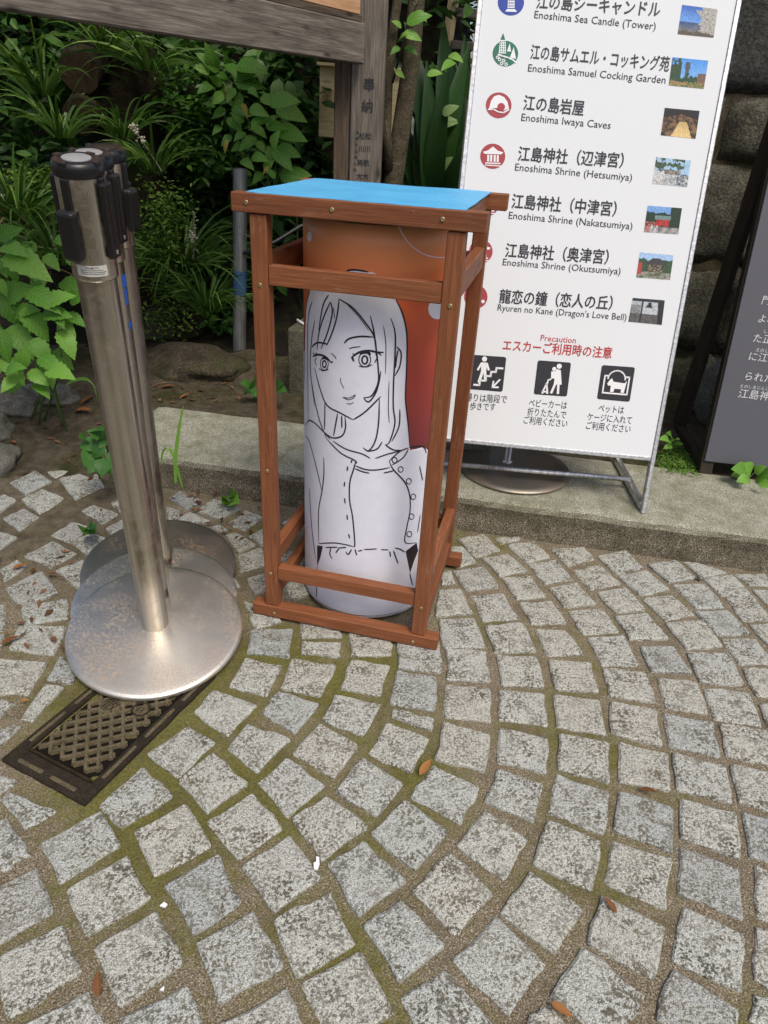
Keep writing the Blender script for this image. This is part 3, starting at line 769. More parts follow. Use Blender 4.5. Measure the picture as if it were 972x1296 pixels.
def stroke(pts, w=.0033, off=.0011, store=None, taper=True):
    SVv, SFf = store if store else (LV, LF)
    q = [on_cyl(x, y) for x, y in smooth_poly(pts)]
    q = [(t * CR, z) for t, z in q]; n = len(q); b0 = len(SVv)
    for i, (s, z) in enumerate(q):
        a, c = q[max(i - 1, 0)], q[min(i + 1, n - 1)]
        dx, dz = c[0] - a[0], c[1] - a[1]; L = math.hypot(dx, dz) or 1e-9
        e = min(i, n - 1 - i) / max(1, n - 1); ww = w * (.45 + .55 * min(1, e * 6)) if taper else w
        nx, nz2 = -dz / L * ww / 2, dx / L * ww / 2
        SVv.append(cylpt((s + nx) / CR, z + nz2, off)); SVv.append(cylpt((s - nx) / CR, z - nz2, off))
    for i in range(n - 1): SFf.append((b0 + 2 * i, b0 + 2 * i + 1, b0 + 2 * i + 3, b0 + 2 * i + 2))
def zs5(txt, oy=350): 
    n = [float(k) for k in txt.split()]; return [(370 + n[i] / 4.86, oy + n[i + 1] / 4.86) for i in range(0, len(n), 2)]
for t in ("330 -25 345 -38 375 -42 420 -38 470 -28", "635 140 670 210 695 300 705 400 700 600 695 750 710 900 720 1042", "110 90 90 170 82 300 78 500 74 700", "290 135 275 250 245 350 212 425", "290 138 370 190 440 270 500 360 518 440", "236 155 195 250 165 350 155 450", "236 155 248 220 220 340 178 445", "225 112 190 180 165 330", "125 150 100 260 97 500 100 880", "140 270 120 400 115 600 160 850 215 1000", "480 240 500 330 515 440 528 560 528 650 490 730 438 745", "545 580 530 660 510 720 470 770 438 745", "605 255 632 350 630 500 622 650 620 800 630 900 600 1010 575 1035", "660 815 655 920 610 1015", "535 750 530 900 510 1010 470 1070 435 1050", "552 1015 520 1060 462 1075", "140 560 170 680 215 790 300 840 375 880", "375 880 450 830 545 735", "640 430 668 470 660 550 630 610", "650 450 640 500 634 560", "203 770 200 940", "280 840 255 980", "325 860 328 930 305 980 245 990 185 945", "305 855 306 930", "215 1000 300 1085 385 1130 393 1150", "250 1010 330 1060 430 1090 480 1118", "510 1118 590 1090 665 1072", "85 915 105 885 140 900 200 960 235 1000", "570 1032 620 1065 675 1068", "715 1050 800 1045 822 1085"): stroke(zs5(t))
for t in ("320 410 350 382 420 368 500 372", "122 432 160 406 222 416"): stroke(zs5(t), .0036)
for t in ("362 500 410 466 470 455 522 465 562 466", "128 492 160 480 205 492 244 532"): stroke(zs5(t), .0042)
for t in ("350 445 372 436 420 430", "410 551 455 555 492 540", "165 565 190 578 225 570", "240 470 262 490 272 508", "385 520 372 510 366 495"): stroke(zs5(t), .0022)
def ring(cx, cy, rx, ry, w, oy=350, n=14, a0=0, a1=2 * math.pi):
    stroke([(370 + (cx + rx * math.cos(a0 + (a1 - a0) * k / n)) / 4.86, oy + (cy + ry * math.sin(a0 + (a1 - a0) * k / n)) / 4.86) for k in range(n + 1)], w, taper=False)
ring(446, 510, 36, 44, .0022); ring(446, 512, 17, 24, .0036); ring(199, 536, 24, 40, .0022); ring(199, 538, 11, 20, .0036)
for t in ("366 500 378 520 372 486", "384 488 372 470", "520 462 548 486", "512 470 520 500 505 530", "148 484 128 470", "160 482 146 466", "240 530 252 520", "152 500 142 520 152 548"): stroke(zs5(t), .0024)
for t in ("418 480 428 470 470 468 480 482", "184 504 200 500 216 510"): stroke(zs5(t), .0046)
for t in ("60 140 66 400", "318 150 400 235 470 330", "255 190 262 260", "560 300 575 420 572 600", "595 640 590 800 596 900", "118 640 140 800"): stroke(zs5(t), .0018)
for t in ("298 620 300 650 320 690", "310 740 350 746 390 725", "312 742 345 757 375 747 390 727", "335 778 358 783 378 772"): stroke(zs5(t), .0017)
for t in ("390 212 378 260 355 340 353 450 372 560 385 720 375 736", "165 718 260 714 330 725 375 736", "195 188 196 290 184 400 163 520 165 716", "595 210 620 262 690 340 720 420 722 520 702 620 693 710 760 713", "595 210 660 152 712 130", "612 236 680 190 713 135", "385 238 450 262 520 265 600 250", "385 256 430 275 475 285", "560 285 622 270", "368 203 362 222", "343 243 337 272", "323 338 320 367", "322 438 326 472", "337 540 340 573", "347 658 353 687", "85 55 110 100 150 250 182 390", "107 380 120 600 145 815", "205 742 280 740", "290 745 332 741", "440 755 520 750", "545 755 590 757", "598 765 603 800", "620 760 650 842", "240 745 232 780 246 812", "268 776 292 742", "330 768 345 785 366 752", "386 752 396 790", "405 765 430 758", "630 745 660 752 690 771", "155 860 150 1050", "720 900 738 975", "780 240 800 330", "785 540 768 650"): stroke(zs5(t, 540))
for cx, cy in ((628, 205), (665, 262), (715, 335), (742, 430), (732, 552), (718, 660)): ring(cx, cy, 15, 17, .0024, 540)
mesh('line_drawing', LV, LF, M_LINE, fig)
def cyl_patch(name, pts, mat, off, parent):
    q = [on_cyl(x, y) for x, y in pts]
    cm = (sum(t for t, z in q) / len(q), sum(z for t, z in q) / len(q)); n = len(q)
    return mesh(name, [cylpt(t, z, off) for t, z in q] + [cylpt(*cm, off)], [(k, (k + 1) % n, n) for k in range(n)], mat, parent)
cyl_patch('dark_gap', zs5("155 730 172 731 190 735 175 800 155 860", 540), M_LDARK, .0012, fig)
cyl_patch('dark_gap', zs5("695 765 730 738 762 713 772 760 745 830 722 900", 540), M_LDARK, .0012, fig)
def dot(cx, cy, rx, ry): 
    cyl_patch('white_dot', [(cx + rx * math.cos(2 * math.pi * k / 20), cy + ry * math.sin(2 * math.pi * k / 20)) for k in range(20)], M_LWHITE, .0008, lantern)
dot(392.3, 299.5, 3.1, 6.2); dot(553, 391, 11.5, 13)
st = ([], [])
stroke([(504, 283), (508, 294), (516, 306), (527, 316), (540, 323), (556, 326), (566, 325)], .0016, .0008, st)
mesh('thin_white_ring', st[0], st[1], M_LWHITE, lantern)

# ------------------------------------------------------------------ three belt stanchions, nested one behind the other
def disc_mesh(R, slot_dir, has_slot=True):
    """shallow domed base plate with a slot that lets the next post in"""
    prof = [(.0, .019), (.034, .0185), (.056, .0165), (.09, .0135), (.13, .0105), (.165, .0080), (.182, .0066), (.189, .0050), (R, .0015), (R, -.004), (R - .004, -.0055)]
    prof = [(max(r, .001), z) for r, z in prof]
    hw, rs, n, mw = .033, .062, 64, 10
    ars = math.asin(hw / rs)
    V, Fc = [], []
    def zat(r):
        for (ra, za), (rb_, zb) in zip(prof, prof[1:]):
            if ra <= r <= rb_ and rb_ > ra: return za + (zb - za) * (r - ra) / (rb_ - ra)
        return prof[-1][1]
    rings = [(r, z) for r, z in prof if r < rs] + [(rs, zat(rs))] + [(r, z) for r, z in prof if r > rs]
    ids = []
    for r, z in rings:                                # main sheet, open along the slot
        a = (ars if r <= rs else math.asin(hw / r)) if has_slot else 0
        ids.append(len(V))
        for k in range(n + 1):
            an = slot_dir + a + (2 * math.pi - 2 * a) * k / n
            V.append((r * math.cos(an), r * math.sin(an), z))
    for a, b_ in zip(ids, ids[1:]):
        for k in range(n): Fc.append((a + k, a + k + 1, b_ + k + 1, b_ + k))
    if has_slot:
        wid = []
        for r, z in rings:
            if r > rs: break
            wid.append(len(V))
            for k in range(mw + 1):
                an = slot_dir - ars + 2 * ars * k / mw; V.append((r * math.cos(an), r * math.sin(an), z))
        for a, b_ in zip(wid, wid[1:]):
            for k in range(mw): Fc.append((a + k, a + k + 1, b_ + k + 1, b_ + k))
        chain = [wid[-1] + k for k in range(mw + 1)]; q0 = len(V)
        for c in chain: V.append((V[c][0], V[c][1], -.0055))
        for k in range(mw): Fc.append((chain[k], chain[k + 1], q0 + k + 1, q0 + k))
        st_ = len([1 for r, z in rings if r < rs])
        for side in (0, n):
            chain = [i + side for i in ids[st_:]]
            low = []
            for c in chain: low.append(len(V)); V.append((V[c][0], V[c][1], -.0055))
            for k in range(len(chain) - 1): Fc.append((chain[k], chain[k + 1], low[k + 1], low[k]))
    return V, Fc
def stanchion(cx, cy, tx, ty, label, slot_to=None, front=False, old=False, tape=False):
    n = Vector((tx, ty, 1)).normalized()
    e1 = Vector((0, 1, 0)).cross(n).normalized(); e2 = n.cross(e1)
    R = .1919
    C = Vector((cx, cy, R * math.sqrt(1 - n.z ** 2) + .0075))
    M = frame_matrix(C, e1, e2, n)
    root = thing('belt_stanchion', (cx, cy, 0), label, 'stanchion', 'three nested belt stanchions')
    sd = 0
    if slot_to: d = Vector((slot_to[0] - cx, slot_to[1] - cy, 0)); sd = math.atan2(d.dot(e2), d.dot(e1))
    V, Fc = disc_mesh(R, sd, slot_to is not None)
    bp = mesh('base_plate', V, Fc, M_DISCOLD if old else M_DISC, root, M, smooth=True)
    bm_ = bmesh.new(); bm_.from_mesh(bp.data); bmesh.ops.remove_doubles(bm_, verts=bm_.verts[:], dist=.00005); bm_.to_mesh(bp.data); bm_.free()
    bp.data.set_sharp_from_angle(angle=math.radians(40))
    lathe('post', [(.0290, .012), (.0290, .822)], M_POST, root, M, 40)
    sl = lathe('sleeve', [(.0290, .820), (.0325, .820), (.0328, .823), (.0325, .826), (.0325, .966)], M_SLEEVE, root, M, 48)
    cp = lathe('cap', [(.0332, .962), (.0342, .965), (.0342, .975), (.0325, .980), (.026, .983), (.0245, .981), (.0001, .981)], M_BLACK, root, M, 48)
    lathe('cap_disc', [(.0195, .9812), (.0195, .9826), (.0182, .9832), (.0001, .9836)], M_CAPGREY if not old else M_BLACK, cp, M, 32)
    a0 = math.radians(-104)
    for k in range(4):
        a = a0 + k * math.pi / 2
        rx = Vector((math.cos(a), math.sin(a), 0)); ry = Vector((-math.sin(a), math.cos(a), 0)); rz = Vector((0, 0, 1))
        def lm(p, sx_, sy_, sz_, name, par, bev=.002, mat=M_BLACK, seg=2):
            L = frame_matrix(rx * p[0] + rz * p[1], rx, ry, rz)
            return bm_mesh(name, box_bm(sx_, sy_, sz_, bev, seg), mat, par, M @ L)
        s = lm((.0325, .9065), .0075, .0125, .112, 'belt_channel', root)
        lm((.0285, .9795), .0125, .0125, .0065, 'cap_clip', cp, .0015)
        if k in (0, 2) or (old and k == 1):
            lm((.0405, .888), .0165, .028, .070, 'belt_end', root, .006, seg=3)
            lm((.0362, .8545), .0055, .0085, .012, 'catch', s, .0015)
        else:
            lm((.0385, .905), .009, .021, .104, 'belt_cassette', root, .003, seg=2)
            lm((.0432, .910), .0016, .0035, .075, 'belt_slit', s, .0006, M_HOLE)
            lm((.0432, .862), .0015, .004, .006, 'rivet', s, .0006, M_ALU)
    if front:
        a_c = math.radians(-72); V, Fc = [], []; Mi = M
        for j, z in enumerate((.829, .845)):
            for k in range(13):
                a = a_c - .72 + 1.35 * k / 12; V.append((.0329 * math.cos(a), .0329 * math.sin(a), z))
        Fc = [(k, k + 1, 14 + k, 13 + k) for k in range(12)]
        stc = mesh('sticker', V, Fc, M_STICKER, root, M)
        tv, tf = TEXTS[('TERAMOTO', .01)]
        x1 = max(v[0] for v in tv)
        mesh('lettering', [(.0331 * math.cos(a_c - .35 + .62 * v[0] / x1), .0331 * math.sin(a_c - .35 + .62 * v[0] / x1), .8403 + v[1] / .72 * .0034) for v in tv], tf, M_INK, stc, M)
        V, Fc = [], []
        rr = random.Random(4)
        for z in (.8377, .8347, .8320):
            a = a_c - .55
            while a < a_c + .45:
                w = rr.uniform(.03, .10); b0 = len(V)
                V += [(.0331 * math.cos(q), .0331 * math.sin(q), z + dz) for q, dz in ((a, 0), (a + w, 0), (a + w, .0011), (a, .0011))]; Fc.append((b0, b0 + 1, b0 + 2, b0 + 3)); a += w + .02
        mesh('small_print', V, Fc, M_INK, stc, M)
    if tape:
        for a, z, w_, h_ in tape:
            V = [(.0294 * math.cos(q), .0294 * math.sin(q), zz) for zz in (z, z + h_) for q in (a, a + w_ / 3, a + 2 * w_ / 3, a + w_)]
            mesh('tape_piece', V, [(k, k + 1, 5 + k, 4 + k) for k in range(3)], M_TAPE, root, M)
    return root
S1, S2, S3 = (-.501, 1.221), (-.534, 1.327), (-.569, 1.466)
prepare_texts([('TERAMOTO', .01)])
stanchion(*S1, .057, -.182, 'frontmost steel belt stanchion with white sticker and rust-speckled base plate', S2, front=True)
stanchion(*S2, .053, -.151, 'middle steel belt stanchion of the nested three, blue tape on its post', S3, tape=((-.35, .775, .55, .022), (-.3, .745, .3, .028), (-.3, .700, .3, .014)))
stanchion(*S3, .057, -.146, 'rearmost belt stanchion with dull dirty base plate under the other two', None, old=True)

# ------------------------------------------------------------------ cast iron drain cover
prepare_texts([('散', .0), ('水', .0), ('H', .0)])
cover = thing('drain_cover', GR0 + GRS * GRW / 2 + GRL * GRH / 2, 'rectangular cast iron lattice cover sunk in the paving before the stanchions', 'drain cover')
GM = frame_matrix(GR0 + Vector((0, 0, 0)), GRS, GRL, UZ)
def gbox(name, x0, x1, y0, y1, z0, z1, mat, par, bev=.001):
    return bm_mesh(name, box_bm(x1 - x0, y1 - y0, z1 - z0, bev), mat, par, GM @ Matrix.Translation(Vector(((x0 + x1) / 2, (y0 + y1) / 2, (z0 + z1) / 2))))
fw = .031
frm = gbox('rim', 0, GRW, 0, fw + .006, -.03, .0015, M_IRON, cover)
gbox('rim', 0, GRW, GRH - fw, GRH, -.03, .0013, M_IRON, cover)
gbox('rim', 0, fw - .008, fw + .006, GRH - fw, -.03, .0014, M_IRON, cover); gbox('rim', GRW - fw + .008, GRW, fw + .006, GRH - fw, -.03, .0014, M_IRON, cover)
for x in (.030, .112): gbox('raised_bar', x, x + .062, .010, .018, .0, .0038, M_IRONTOP, cover, .002)
for x in (.008, GRW - .016):
    for y in (.055, .165, .275): gbox('raised_bar', x, x + .0075, y, y + .085, .0, .0036, M_IRONTOP, cover, .002)
lx0, lx1, ly0, ly1 = .026, GRW - .026, fw + .010, GRH - fw - .004
gbox('lid', lx0, lx1, ly0, ly1, -.03, -.0055, M_IRONSHADE, cover)  # lid coloured hole-dark, painting the shade down between the ribs
gbox('lip', lx0 - .001, lx1 + .001, ly0 - .002, ly0 + .003, -.02, .0032, M_CUT, cover)
V, Fc = [], []
def bar(ax, ay, bx, by, w, z):
    d = Vector((bx - ax, by - ay, 0)).normalized(); nn = Vector((-d.y, d.x, 0)) * w / 2
    b0 = len(V)
    for P in (Vector((ax, ay, 0)), Vector((bx, by, 0))):
        for s, zz in ((1.25, -.006), (.85, z), (-.85, z), (-1.25, -.006)): V.append(P + nn * s + UZ * zz)
    for k in range(3): Fc.append((b0 + k, b0 + k + 1, b0 + 5 + k, b0 + 4 + k))
    Fc.append((b0, b0 + 1, b0 + 2, b0 + 3)); Fc.append((b0 + 7, b0 + 6, b0 + 5, b0 + 4))
mx0, mx1, my0, my1 = lx0 + .008, lx1 - .008, ly0 + .014, ly1 - .008
P_ = .030
for sgn in (1, -1):
    k = -30
    while k < 40:
        c = k * P_
        # lines x*1 + sgn*y*0.72 = c, clipped to the lid
        pts = []
        for x in (mx0, mx1):
            y = my0 + (c - (x - mx0)) / (.95 * sgn)
            if my0 - 1e-6 <= y <= my1 + 1e-6: pts.append((x, y))
        for y in (my0, my1):
            x = mx0 + c - (y - my0) * .95 * sgn
            if mx0 < x < mx1: pts.append((x, y))
        if len(pts) >= 2: bar(*pts[0], *pts[1], .0070, .0016 + (.0002 if sgn > 0 else 0))
        k += 1
mesh('lattice', V, Fc, M_IRONTOP, cover, GM)
def gtext(ch, x, y, size):
    pl = lathe('letter_plate', [(size * .62, -.004), (size * .60, .0024), (.0001, .0025)], M_IRONTOP, cover, GM @ Matrix.Translation(Vector((x, y, 0))), 24)
    tv, tf = TEXTS[(ch, .0)]
    mesh('letter', [(x - size * .5 + v[0] * size, y - size * .38 + v[1] * size, .0030) for v in tv], tf, M_IRON, pl, GM)
gtext('散', .078, .196, .034); gtext('水', .078, .236, .034); gtext('H', .142, .214, .022)
V, Fc = lathe_data([(.0155, .0026), (.0165, .0034), (.0185, .0034), (.0195, .0026)], 28)
mesh('ring_mark', V, Fc, M_IRON, cover, GM @ Matrix.Translation(Vector((.142 - .003, .2165, 0))), smooth=True)

# ------------------------------------------------------------------ white guide board on an aluminium stand
GP0 = Vector((.7591, 1.7699, KH + .0015)); GPSI, GLEAN, GWID, GBOT = -.0913, .2454, .631, .1557
GU = Vector((math.cos(GPSI), math.sin(GPSI), 0)); _gn = Vector((-math.sin(GPSI), math.cos(GPSI), 0))
GV = UZ * math.cos(GLEAN) + _gn * math.sin(GLEAN); GNRM = GU.cross(GV)        # faces the path
GTOP = 1.62
def on_board(x, y):
    X = onplane(x, y, GP0, GNRM) - GP0; return X.dot(GU), X.dot(GV)
def BP(a, b, off=0.0): return GP0 + GU * a + GV * b + GNRM * off
board = thing('guide_board', BP(-GWID / 2, 0), 'tall white guide board with Japanese and English place names, leaning on an aluminium stand', 'sign')
def bbox_part(name, a0, a1, b0, b1, t0, t1, mat, par, bev=.001):
    return bm_mesh(name, box_bm(a1 - a0, b1 - b0, t1 - t0, bev), mat, par, frame_matrix(BP((a0 + a1) / 2, (b0 + b1) / 2, (t0 + t1) / 2), GU, GV, GNRM))
panel = bbox_part('panel', -GWID + .012, -.012, GBOT + .010, GTOP - .01, -.012, -.002, M_PANEL, board)
bbox_part('frame_post', -.0125, .0, .0, GTOP, -.022, .0015, M_ALU, board, .002)
bbox_part('frame_post', -GWID, -GWID + .0125, .0, GTOP, -.022, .0015, M_ALU, board, .002)
bbox_part('frame_rail', -GWID + .0128, -.0128, GBOT, GBOT + .012, -.02, .0012, M_ALU, board, .002)
bbox_part('frame_rail', -GWID + .0128, -.0128, GTOP - .012, GTOP, -.02, .0012, M_ALU, board, .002)
for a in (-.008, -GWID + .008):
    A = BP(a, .012, -.02); B = Vector((A.x + .012, 2.13, KH + .012))
    beam('foot_bar', Vector((A.x, A.y, KH + .016)), B, .018, .022, M_ALU, board)
    T = BP(a, 1.05, -.028)
    beam('back_leg', B + Vector((0, 0, .008)), T, .016, .018, M_ALU, board)
tube('cross_tube', [Vector((.13, 1.965, KH + .034)), Vector((.752, 1.925, KH + .034))], .008, M_ALU, board)

ROWS = [  # text, left foot, right foot, height in the survey, weight, ink
 ('江の島シーキャンドル', (678.5, 10), (834.5, 21), 18.5, .013, M_INK), ('Enoshima Sea Candle (Tower)', (676, 22.5), (829.5, 37.5), 10.2, .0, M_INK),
 ('江の島サムエル・コッキング苑', (671, 74), (846, 90), 18, .013, M_INK), ('Enoshima Samuel Cocking Garden', (668, 90), (842, 105.5), 10, .0, M_INK),
 ('江の島岩屋', (662, 138.5), (738, 146), 18.5, .013, M_INK), ('Enoshima Iwaya Caves', (659.5, 152.5), (772.5, 163), 10, .0, M_INK),
 ('江島神社（辺津宮）', (655, 203), (788, 212), 18, .013, M_INK), ('Enoshima Shrine (Hetsumiya)', (651.5, 215.5), (799.5, 229), 9.8, .0, M_INK),
 ('江島神社（中津宮）', (647, 263), (779, 273.5), 18, .013, M_INK), ('Enoshima Shrine (Nakatsumiya)', (643.5, 276.5), (800, 290.5), 9.6, .0, M_INK),
 ('江島神社（奥津宮）', (639, 325), (769, 334), 17.5, .013, M_INK), ('Enoshima Shrine (Okutsumiya)', (636, 335.5), (785, 347.5), 9.2, .0, M_INK),
 ('龍恋の鐘（恋人の丘）', (631.5, 383), (774, 392), 17, .013, M_INK), ("Ryuren no Kane (Dragon's Love Bell)", (629.5, 393), (792.5, 405.5), 8.8, .0, M_INK),
 ('Precaution', (684, 431), (728.5, 434.5), 8, .0, M_REDTXT), ('エスカーご利用時の注意', (636, 443), (773.5, 453.5), 13.5, .012, M_REDTXT),
 ('帰りは階段で', (589, 507.5), (641, 510.5), 10, .0, M_INK), ('歩きです', (594.5, 518.5), (626.5, 520), 9.5, .0, M_INK),
 ('ベビーカーは', (669, 514.5), (717, 518), 9.8, .0, M_INK), ('折りたたんで', (667, 525.5), (716, 530), 9.8, .0, M_INK), ('ご利用ください', (662.5, 536), (717.5, 541), 9.8, .0, M_INK),
 ('ペットは', (757, 521), (789, 524), 9.8, .0, M_INK), ('ケージに入れて', (743, 532), (799, 537), 9.8, .0, M_INK), ('ご利用ください', (741.5, 543), (797.5, 548), 9.8, .0, M_INK)]
DARKROWS = [('門', (962, 384), 11), ('よねん', (957, 407), 10.5), ('しょう', (964.5, 421), 5), ('た正しく', (951, 432), 11), ('えのしま', (955, 444.5), 5), ('に江島の', (945, 455), 11), ('られたも', (939.5, 480), 11), ('えのしまじんじゃ', (935, 490), 4.6), ('江島神社', (932.5, 502), 11.5)]
POSTTXT = [('奉', (467, 107), 16.5), ('納', (464.5, 134), 16.5), ('松', (466.0, 172), 8.2), ('松', (458.0, 172), 8.2), ('川', (465.0, 188.5), 8.2), ('川', (457.2, 188.5), 8.2), ('航', (463.7, 206), 8.2), ('将', (455.8, 206), 8.2), ('大', (462.6, 223), 8.2), ('大', (454.8, 223), 8.2)]
SMALLTXT = [('平', (452.6, 168), 4), ('成', (452, 175), 4), ('十', (451.4, 183), 4), ('二', (450.8, 191), 4), ('年', (450.2, 199), 4), ('七', (449.6, 207), 4), ('月', (449.0, 215), 4)]
prepare_texts([(r[0], .0) for r in ROWS] + [(r[0], .0) for r in DARKROWS] + list({(r[0], .0) for r in POSTTXT + SMALLTXT}))
for s, L, Rr, h, wgt, mt in ROWS:
    tv, tf = TEXTS[(s, .0)]
    x0, x1 = min(v[0] for v in tv), max(v[0] for v in tv)
    A, B = on_board(*L), on_board(*Rr)
    T = on_board(L[0], L[1] - h)
    cjk = ord(s[0]) > 255
    hh = (T[1] - A[1]) / (.88 if cjk else .74); base = .06 if cjk else 0
    k = (B[0] - A[0]) / (x1 - x0)
    LVs, LFs = [], []
    for q, (sx_, sy_) in enumerate(((0, 0), (wgt * 1.4, 0), (-wgt * 1.4, 0), (0, wgt), (0, -wgt)) if wgt else ((0, 0), (.006, 0))):
        b_ = len(LVs)
        LVs += [BP(A[0] + (v[0] - x0 + sx_) * k, A[1] + (B[1] - A[1]) * (v[0] - x0) / (x1 - x0) + (v[1] + base + sy_) * hh, -.0012 + q * .00008) for v in tv]
        LFs += [tuple(b_ + i for i in f) for f in tf]
    mesh('lettering', LVs, LFs, mt, panel)
def patch(name, pts, mat, lift, par=panel):
    q = [on_board(*p) for p in pts]
    return mesh(name, [BP(a, b, -.002 + lift) for a, b in q], [tuple(range(len(q)))], mat, par)
def quadmap(Q, u, v):   # u right, v down inside a surveyed quad
    (x0, y0), (x1, y1), (x2, y2), (x3, y3) = Q
    return ((x0 * (1 - u) + x1 * u) * (1 - v) + (x3 * (1 - u) + x2 * u) * v, (y0 * (1 - u) + y1 * u) * (1 - v) + (y3 * (1 - u) + y2 * u) * v)
def qpoly(name, Q, pts, mat, lift, par): return patch(name, [quadmap(Q, u, v) for u, v in pts], mat, lift, par)
def qdisc(Q, cx, cy, r, mat, lift, par, name='print', ry=None): return qpoly(name, Q, [(cx + r * math.cos(2 * math.pi * k / 24), cy - (ry or r) * math.sin(2 * math.pi * k / 24)) for k in range(24)], mat, lift, par)
def qline(Q, pts, w, mat, lift, par):
    for (ax, ay), (bx, by) in zip(pts, pts[1:]):
        L = math.hypot(bx - ax, by - ay) or 1e-9; nx, ny = -(by - ay) / L * w / 2, (bx - ax) / L * w / 2
        ex, ey = (bx - ax) / L * w * .3, (by - ay) / L * w * .3
        qpoly('print', Q, [(ax + nx - ex, ay + ny - ey), (bx + nx + ex, by + ny + ey), (bx - nx + ex, by - ny + ey), (ax - nx - ex, ay - ny - ey)], mat, lift, par)
def rounded(r=.06):
    out = []
    for cx, cy, a0 in ((1 - r, r, -math.pi / 2), (1 - r, 1 - r, 0), (r, 1 - r, math.pi / 2), (r, r, math.pi)):
        for k in range(4): a = a0 + k * math.pi / 6; out.append((cx + r * math.cos(a), cy + r * math.sin(a)))
    return out
Q1 = ((598.5, 449), (641, 452), (636, 496), (593, 492.5)); Q2 = ((680.7, 456), (723, 459), (717.5, 502), (675.5, 499)); Q3 = ((762, 462), (804, 465), (797, 508.7), (755.6, 505))
def picto(Q): return qpoly('pictogram', Q, rounded(), M_INK, .0006, panel)
p1 = picto(Q1); w = M_WHITE; l = .0010
qdisc(Q1, .36, .10, .075, w, l, p1); qpoly('print', Q1, [(.28, .20), (.46, .20), (.45, .48), (.30, .48)], w, l, p1)
qline(Q1, [(.29, .23), (.20, .42)], .06, w, l + .0001, p1); qline(Q1, [(.45, .23), (.52, .40)], .06, w, l + .0002, p1)
qline(Q1, [(.34, .48), (.28, .76)], .085, w, l + .0003, p1); qline(Q1, [(.42, .48), (.46, .70)], .085, w, l + .0004, p1)
qline(Q1, [(.14, .86), (.30, .86), (.30, .72), (.46, .72), (.46, .58), (.60, .58), (.60, .45), (.74, .45), (.74, .33), (.93, .33)], .055, w, l + .0005, p1)
qline(Q1, [(.88, .66), (.70, .88)], .05, w, l + .0001, p1); qline(Q1, [(.70, .72), (.69, .89), (.86, .88)], .05, w, l + .0002, p1)
p2 = picto(Q2)
qdisc(Q2, .66, .13, .075, w, l, p2); qdisc(Q2, .52, .22, .06, w, l, p2)
qpoly('print', Q2, [(.58, .22), (.72, .24), (.80, .66), (.56, .68)], w, l, p2); qpoly('print', Q2, [(.44, .30), (.58, .28), (.58, .50), (.46, .50)], w, l + .0001, p2)
qline(Q2, [(.60, .66), (.52, .92)], .07, w, l + .0002, p2); qline(Q2, [(.70, .66), (.72, .92)], .07, w, l + .0002, p2)
qline(Q2, [(.46, .52), (.38, .56), (.36, .70)], .045, w, l + .0003, p2); qline(Q2, [(.36, .64), (.26, .90), (.40, .90), (.34, .66)], .05, w, l + .0004, p2); qdisc(Q2, .26, .93, .035, w, l, p2); qdisc(Q2, .40, .93, .035, w, l, p2)
p3 = picto(Q3)
qline(Q3, [(.26, .30), (.14, .30), (.14, .80), (.88, .80), (.88, .30), (.74, .30)], .045, w, l, p3)
qline(Q3, [(.5 + .26 * math.cos(a), .38 - .25 * math.sin(a)) for a in [math.pi * k / 10 for k in range(11)]], .04, w, l + .0001, p3)
qpoly('print', Q3, [(.24, .52), (.30, .42), (.36, .36), (.42, .46), (.76, .48), (.82, .40), (.80, .58), (.78, .76), (.68, .76), (.68, .66), (.48, .66), (.46, .76), (.36, .76), (.36, .58), (.27, .58)], w, l + .0002, p3)
def logo(cx, cy, r, mat):
    Q = ((cx - r * .99, cy - r * 1.03), (cx + r * 1.0, cy - r * .97), (cx + r * .95, cy + r * 1.03), (cx - r * 1.04, cy + r * .97))
    return Q, qdisc(Q, .5, .5, .5, mat, .0006, panel, 'emblem')
Q, e = logo(647, 2.5, 16.8, M_BLUE)
qpoly('print', Q, [(.40, .0), (.62, .0), (.64, .72), (.38, .72)], w, l, e); qpoly('print', Q, [(.30, .86), (.36, .76), (.66, .76), (.74, .86)], w, l, e)
for j in range(6):
    for i in range(3): qpoly('print', Q, [(.42 + i * .07, .06 + j * .11), (.46 + i * .07, .06 + j * .11), (.46 + i * .07, .12 + j * .11), (.42 + i * .07, .12 + j * .11)], M_BLUE, l + .0004, e)
Q, e = logo(640, 67.5, 16.3, M_GREEN)
qpoly('print', Q, [(.24, .50), (.28, -.02), (.50, -.02), (.52, .50)], w, l, e); qpoly('print', Q, [(.30, -.04), (.39, -.30), (.48, -.04)], M_GREEN, l + .0002, e)
for j in range(5):
    for i in range(3): qpoly('print', Q, [(.29 + i * .075, .02 + j * .095), (.33 + i * .075, .02 + j * .095), (.33 + i * .075, .07 + j * .095), (.29 + i * .075, .07 + j * .095)], M_GREEN, l + .0004, e)
qpoly('print', Q, [(.56, .42), (.66, .10), (.72, .42)], w, l, e); qpoly('print', Q, [(.68, .66), (.82, .24), (.92, .70)], w, l, e)
qline(Q, [(.22, .55), (.40, .60), (.62, .66), (.80, .74), (.92, .84)], .06, w, l + .0003, e)
for fx_, fy_ in ((.28, .74), (.44, .78), (.36, .90), (.54, .92), (.20, .66)):
    for k in range(5): qdisc(Q, fx_ + .05 * math.cos(k * 1.257), fy_ + .05 * math.sin(k * 1.257), .026, w, l + .0001 * k, e)
Q, e = logo(631.5, 133, 16.4, M_RED)
qpoly('print', Q, [(.12, .66), (.20, .34), (.32, .16), (.50, .10), (.70, .18), (.84, .36), (.90, .62), (.70, .70), (.50, .60), (.30, .62)], w, l, e)
qdisc(Q, .60, .56, .15, M_RED, l + .0003, e); qline(Q, [(.10, .68), (.30, .66), (.50, .76), (.70, .78), (.90, .66)], .05, w, l + .0004, e)
